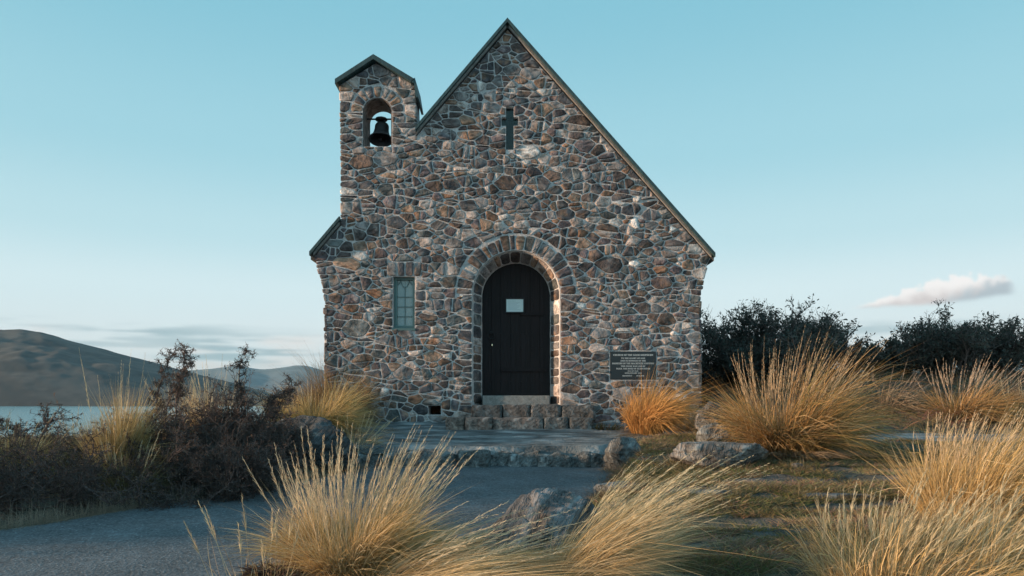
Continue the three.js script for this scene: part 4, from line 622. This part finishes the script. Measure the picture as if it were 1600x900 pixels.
/* ------------------------------------------------------------------ shrubs */
function tube(b, A, B, ra, rb, c) { const d = new THREE.Vector3().subVectors(B, A).normalize(), s = new THREE.Vector3(0.31, 0.2, 0.93).cross(d).normalize(), t = new THREE.Vector3().crossVectors(d, s), i0 = []; for (const [p, q] of [[A, ra], [B, rb]]) for (let k = 0; k < 3; k++) { const a = k * 2.094, x = Math.cos(a) * q, y = Math.sin(a) * q; i0.push(b.v(p.x + s.x * x + t.x * y, p.y + s.y * x + t.y * y, p.z + s.z * x + t.z * y, c)); } for (let k = 0; k < 3; k++) { const a = i0[k], e = i0[(k + 1) % 3]; b.t(a, e, e + 3); b.t(a, e + 3, a + 3); } }
function growBush(seed, o) {
  const { stems = 9, R = 1.2, H = 1.5, depth = 4, leaves = 0, leafSize = 0.03, twigCol = [0.06, 0.042, 0.04], leafCols = [[0.05, 0.055, 0.045]], thorns = 2, kids = 4, wide = 1, base = 0.25, flat = 1, rise = 0.12, thick = 0.016, sprigs = [] } = o;
  const r = rand(seed), tb = new Buf(), lb = new Buf(), V = () => new THREE.Vector3(r() - 0.5, r() - 0.5, r() - 0.5).normalize(), cc = () => tone(twigCol, 0.6 + 0.8 * r());
  const leaf = (p) => { const a = V(), s = leafSize * (0.6 + 0.8 * r()), e = V(), c = tone(leafCols[Math.floor(r() * leafCols.length)], 0.6 + 0.8 * r()); const q = p.clone().addScaledVector(V(), leafSize * 0.8); const i = lb.v(q.x, q.y, q.z, c), j = lb.v(q.x + a.x * s + e.x * s * 0.35, q.y + a.y * s + e.y * s * 0.35, q.z + a.z * s + e.z * s * 0.35, c), k = lb.v(q.x + a.x * s * 1.6, q.y + a.y * s * 1.6, q.z + a.z * s * 1.6, c), l = lb.v(q.x + a.x * s - e.x * s * 0.35, q.y + a.y * s - e.y * s * 0.35, q.z + a.z * s - e.z * s * 0.35, c); lb.t(i, j, k); lb.t(i, k, l); };
  const grow = (p, dir, L, rad, lvl) => {
    const n = lvl > 2 ? 2 : 3; let a = p.clone(), d = dir.clone(); const c = cc();
    for (let i = 0; i < n; i++) {
      d.addScaledVector(V(), 0.42).normalize(); if (lvl < 2) d.y += 0.06; d.normalize();
      const e = a.clone().addScaledVector(d, L / n); if (e.y < 0.02) { e.y = 0.02; d.y = Math.abs(d.y); }
      tube(tb, a, e, rad * (1 - 0.6 * i / n), rad * (1 - 0.6 * (i + 1) / n), c);
      if (lvl >= depth - 2) for (let k = 0; k < thorns; k++) { const q = a.clone().lerp(e, r()), t = V().addScaledVector(d, 0.3).normalize(); tube(tb, q, q.clone().addScaledVector(t, 0.025 + 0.03 * r()), rad * 0.5 + 0.0012, 0.0008, c); if (leaves && lvl >= depth - 1) leaf(q.clone().addScaledVector(t, 0.02)); }
      if (leaves && lvl >= depth - 1) for (let k = 0; k < leaves; k++) leaf(a.clone().lerp(e, r()));
      if (lvl < depth) { const kk = i === n - 1 ? kids : Math.max(1, kids - 1); for (let k = 0; k < kk; k++) { const nd = d.clone().multiplyScalar(0.55).addScaledVector(V(), 0.85 * wide); nd.y += rise; nd.z *= flat; nd.normalize(); grow(a.clone().lerp(e, 0.3 + 0.7 * r()), nd, L * (0.48 + 0.25 * r()), rad * 0.55, lvl + 1); } }
      a = e;
    }
  };
  for (let i = 0; i < stems; i++) { const a = r() * 6.283, t = Math.sqrt(r()), dir = new THREE.Vector3(Math.cos(a) * t * R, H * (0.75 + 0.5 * r()), Math.sin(a) * t * R * flat), L = dir.length() * 0.72; grow(new THREE.Vector3(Math.cos(a) * base * r(), 0, Math.sin(a) * base * r()), dir.normalize(), L, thick, 1); }
  for (const [dx, hh, lean2] of sprigs) { // long bare leader with short stiff spurs towards its tip
    let a = new THREE.Vector3(dx, hh * 0.35, (r() - 0.5) * 0.3), d = new THREE.Vector3(lean2, 1, 0).normalize(), c = cc(), n = 9;
    for (let i = 0; i < n; i++) { d.addScaledVector(V(), 0.25).normalize(); const e = a.clone().addScaledVector(d, hh * 0.65 / n); tube(tb, a, e, 0.011 * (1.1 - i / n), 0.011 * (1.1 - (i + 1) / n), c); if (i > 1) for (let k = 0; k < 3; k++) { const nd = d.clone().multiplyScalar(0.5).addScaledVector(V(), 0.9).normalize(); grow(a.clone().lerp(e, r()), nd, 0.05 + 0.1 * r(), 0.005, depth - 1); } a = e; }
  }
  return [tb.geo(), leaves ? lb.geo() : null];
}
function shrub(name, label, X, d, seed, o, dy = 0, group) {
  const x = px(X, d), t = thing(name, label, 'shrub', [x, groundY(x, d) - 0.03 + dy, -d], group), [tw, lf] = growBush(seed, o);
  part('branches', tw, M.twig, t); if (lf) part('foliage', lf, M.leaf, t); return t;
}
const thorn = { leaves: 1, leafSize: 0.014, leafCols: [[0.12, 0.1, 0.085], [0.17, 0.12, 0.09], [0.09, 0.085, 0.075]], twigCol: [0.1, 0.078, 0.074], depth: 4, kids: 3, thorns: 2 };
shrub('thorn_bush', 'tall dark thorn bush with bare sprigs against the sky, left of the church', 297, 7.5, 101, { ...thorn, stems: 12, R: 0.78, H: 0.74, base: 0.5, sprigs: [[-0.25, 1.5, -0.15], [-0.35, 1.42, -0.05], [-0.08, 1.48, 0.1], [0.5, 1.5, 0.12], [0.62, 1.25, 0.3]] });
shrub('thorn_bush', 'dark thorn bush at the right end of the left thicket, beside the boulders', 385, 8.0, 102, { ...thorn, stems: 6, R: 0.45, H: 0.55, base: 0.3, sprigs: [[0.1, 1.15, 0.3], [0.3, 0.9, 0.25]] });
shrub('thorn_bush', 'low dark thorn bush at the left, nearest the asphalt path', 100, 6.5, 103, { ...thorn, stems: 10, R: 0.9, H: 0.3, base: 0.6 });
shrub('thorn_bush', 'low dark thorn bush at the path edge in front of the tall one', 300, 6.9, 104, { ...thorn, stems: 9, R: 0.75, H: 0.38, base: 0.6 });
shrub('thorn_bush', 'dark thorn bush with a sprig rising left over the lake', 95, 8.2, 105, { ...thorn, stems: 4, R: 0.6, H: 0.3, base: 0.3, sprigs: [[-0.3, 0.85, -0.35], [-0.1, 0.75, -0.2]] });
const dense = { leaves: 2, leafSize: 0.046, wide: 0.62, rise: 0.36, leafCols: [[0.1, 0.115, 0.095], [0.135, 0.12, 0.1], [0.085, 0.095, 0.085]], twigCol: [0.16, 0.125, 0.115], depth: 4, kids: 3, thorns: 0, thick: 0.03 };
shrub('dark_shrub', 'dark shrub half hidden by the right wall of the church', 1110, 15.5, 111, { ...dense, stems: 9, R: 0.6, H: 0.5, base: 0.5 });
shrub('dark_shrub', 'tall dark shrub nearest the church behind the large orange tussock', 1200, 15, 112, { ...dense, stems: 12, R: 0.65, H: 1.0, base: 0.6 });
shrub('dark_shrub', 'dark spreading shrub in the middle of the row behind the large orange tussock', 1275, 15, 113, { ...dense, stems: 11, R: 0.6, H: 0.82, base: 0.6 });
shrub('dark_shrub', 'dark shrub below the small cloud with sky showing on its left', 1470, 15, 114, { ...dense, stems: 13, R: 0.5, H: 0.76, base: 0.6 });
shrub('dark_shrub', 'dark shrub at the right end of the row, beside the picture edge', 1548, 15.3, 115, { ...dense, stems: 12, R: 0.55, H: 0.68, base: 0.6 });
shrub('dark_shrub', 'low dark shrub in the dip between the two taller groups of shrubs', 1365, 15.4, 116, { ...dense, stems: 9, R: 0.5, H: 0.42, base: 0.5 });
shrub('dark_shrub', 'low dark undergrowth shrub directly behind the large orange tussock', 1235, 14.2, 117, { ...dense, stems: 14, R: 1.0, H: 0.3, base: 0.9 });
// growth outside the frame on the left that throws the evening shade over the path and the foot of the wall
shrub('thorn_bush', 'thorn bush beyond the left edge of the picture beside the path', -420, 5.6, 121, { ...thorn, stems: 14, R: 1.0, H: 0.85, base: 0.8, kids: 3 });
shrub('thorn_bush', 'thorn bush beyond the left edge of the picture behind the path', -380, 7.4, 122, { ...thorn, stems: 14, R: 0.9, H: 0.85, base: 0.8, kids: 3 });

renderer.render(scene, camera);
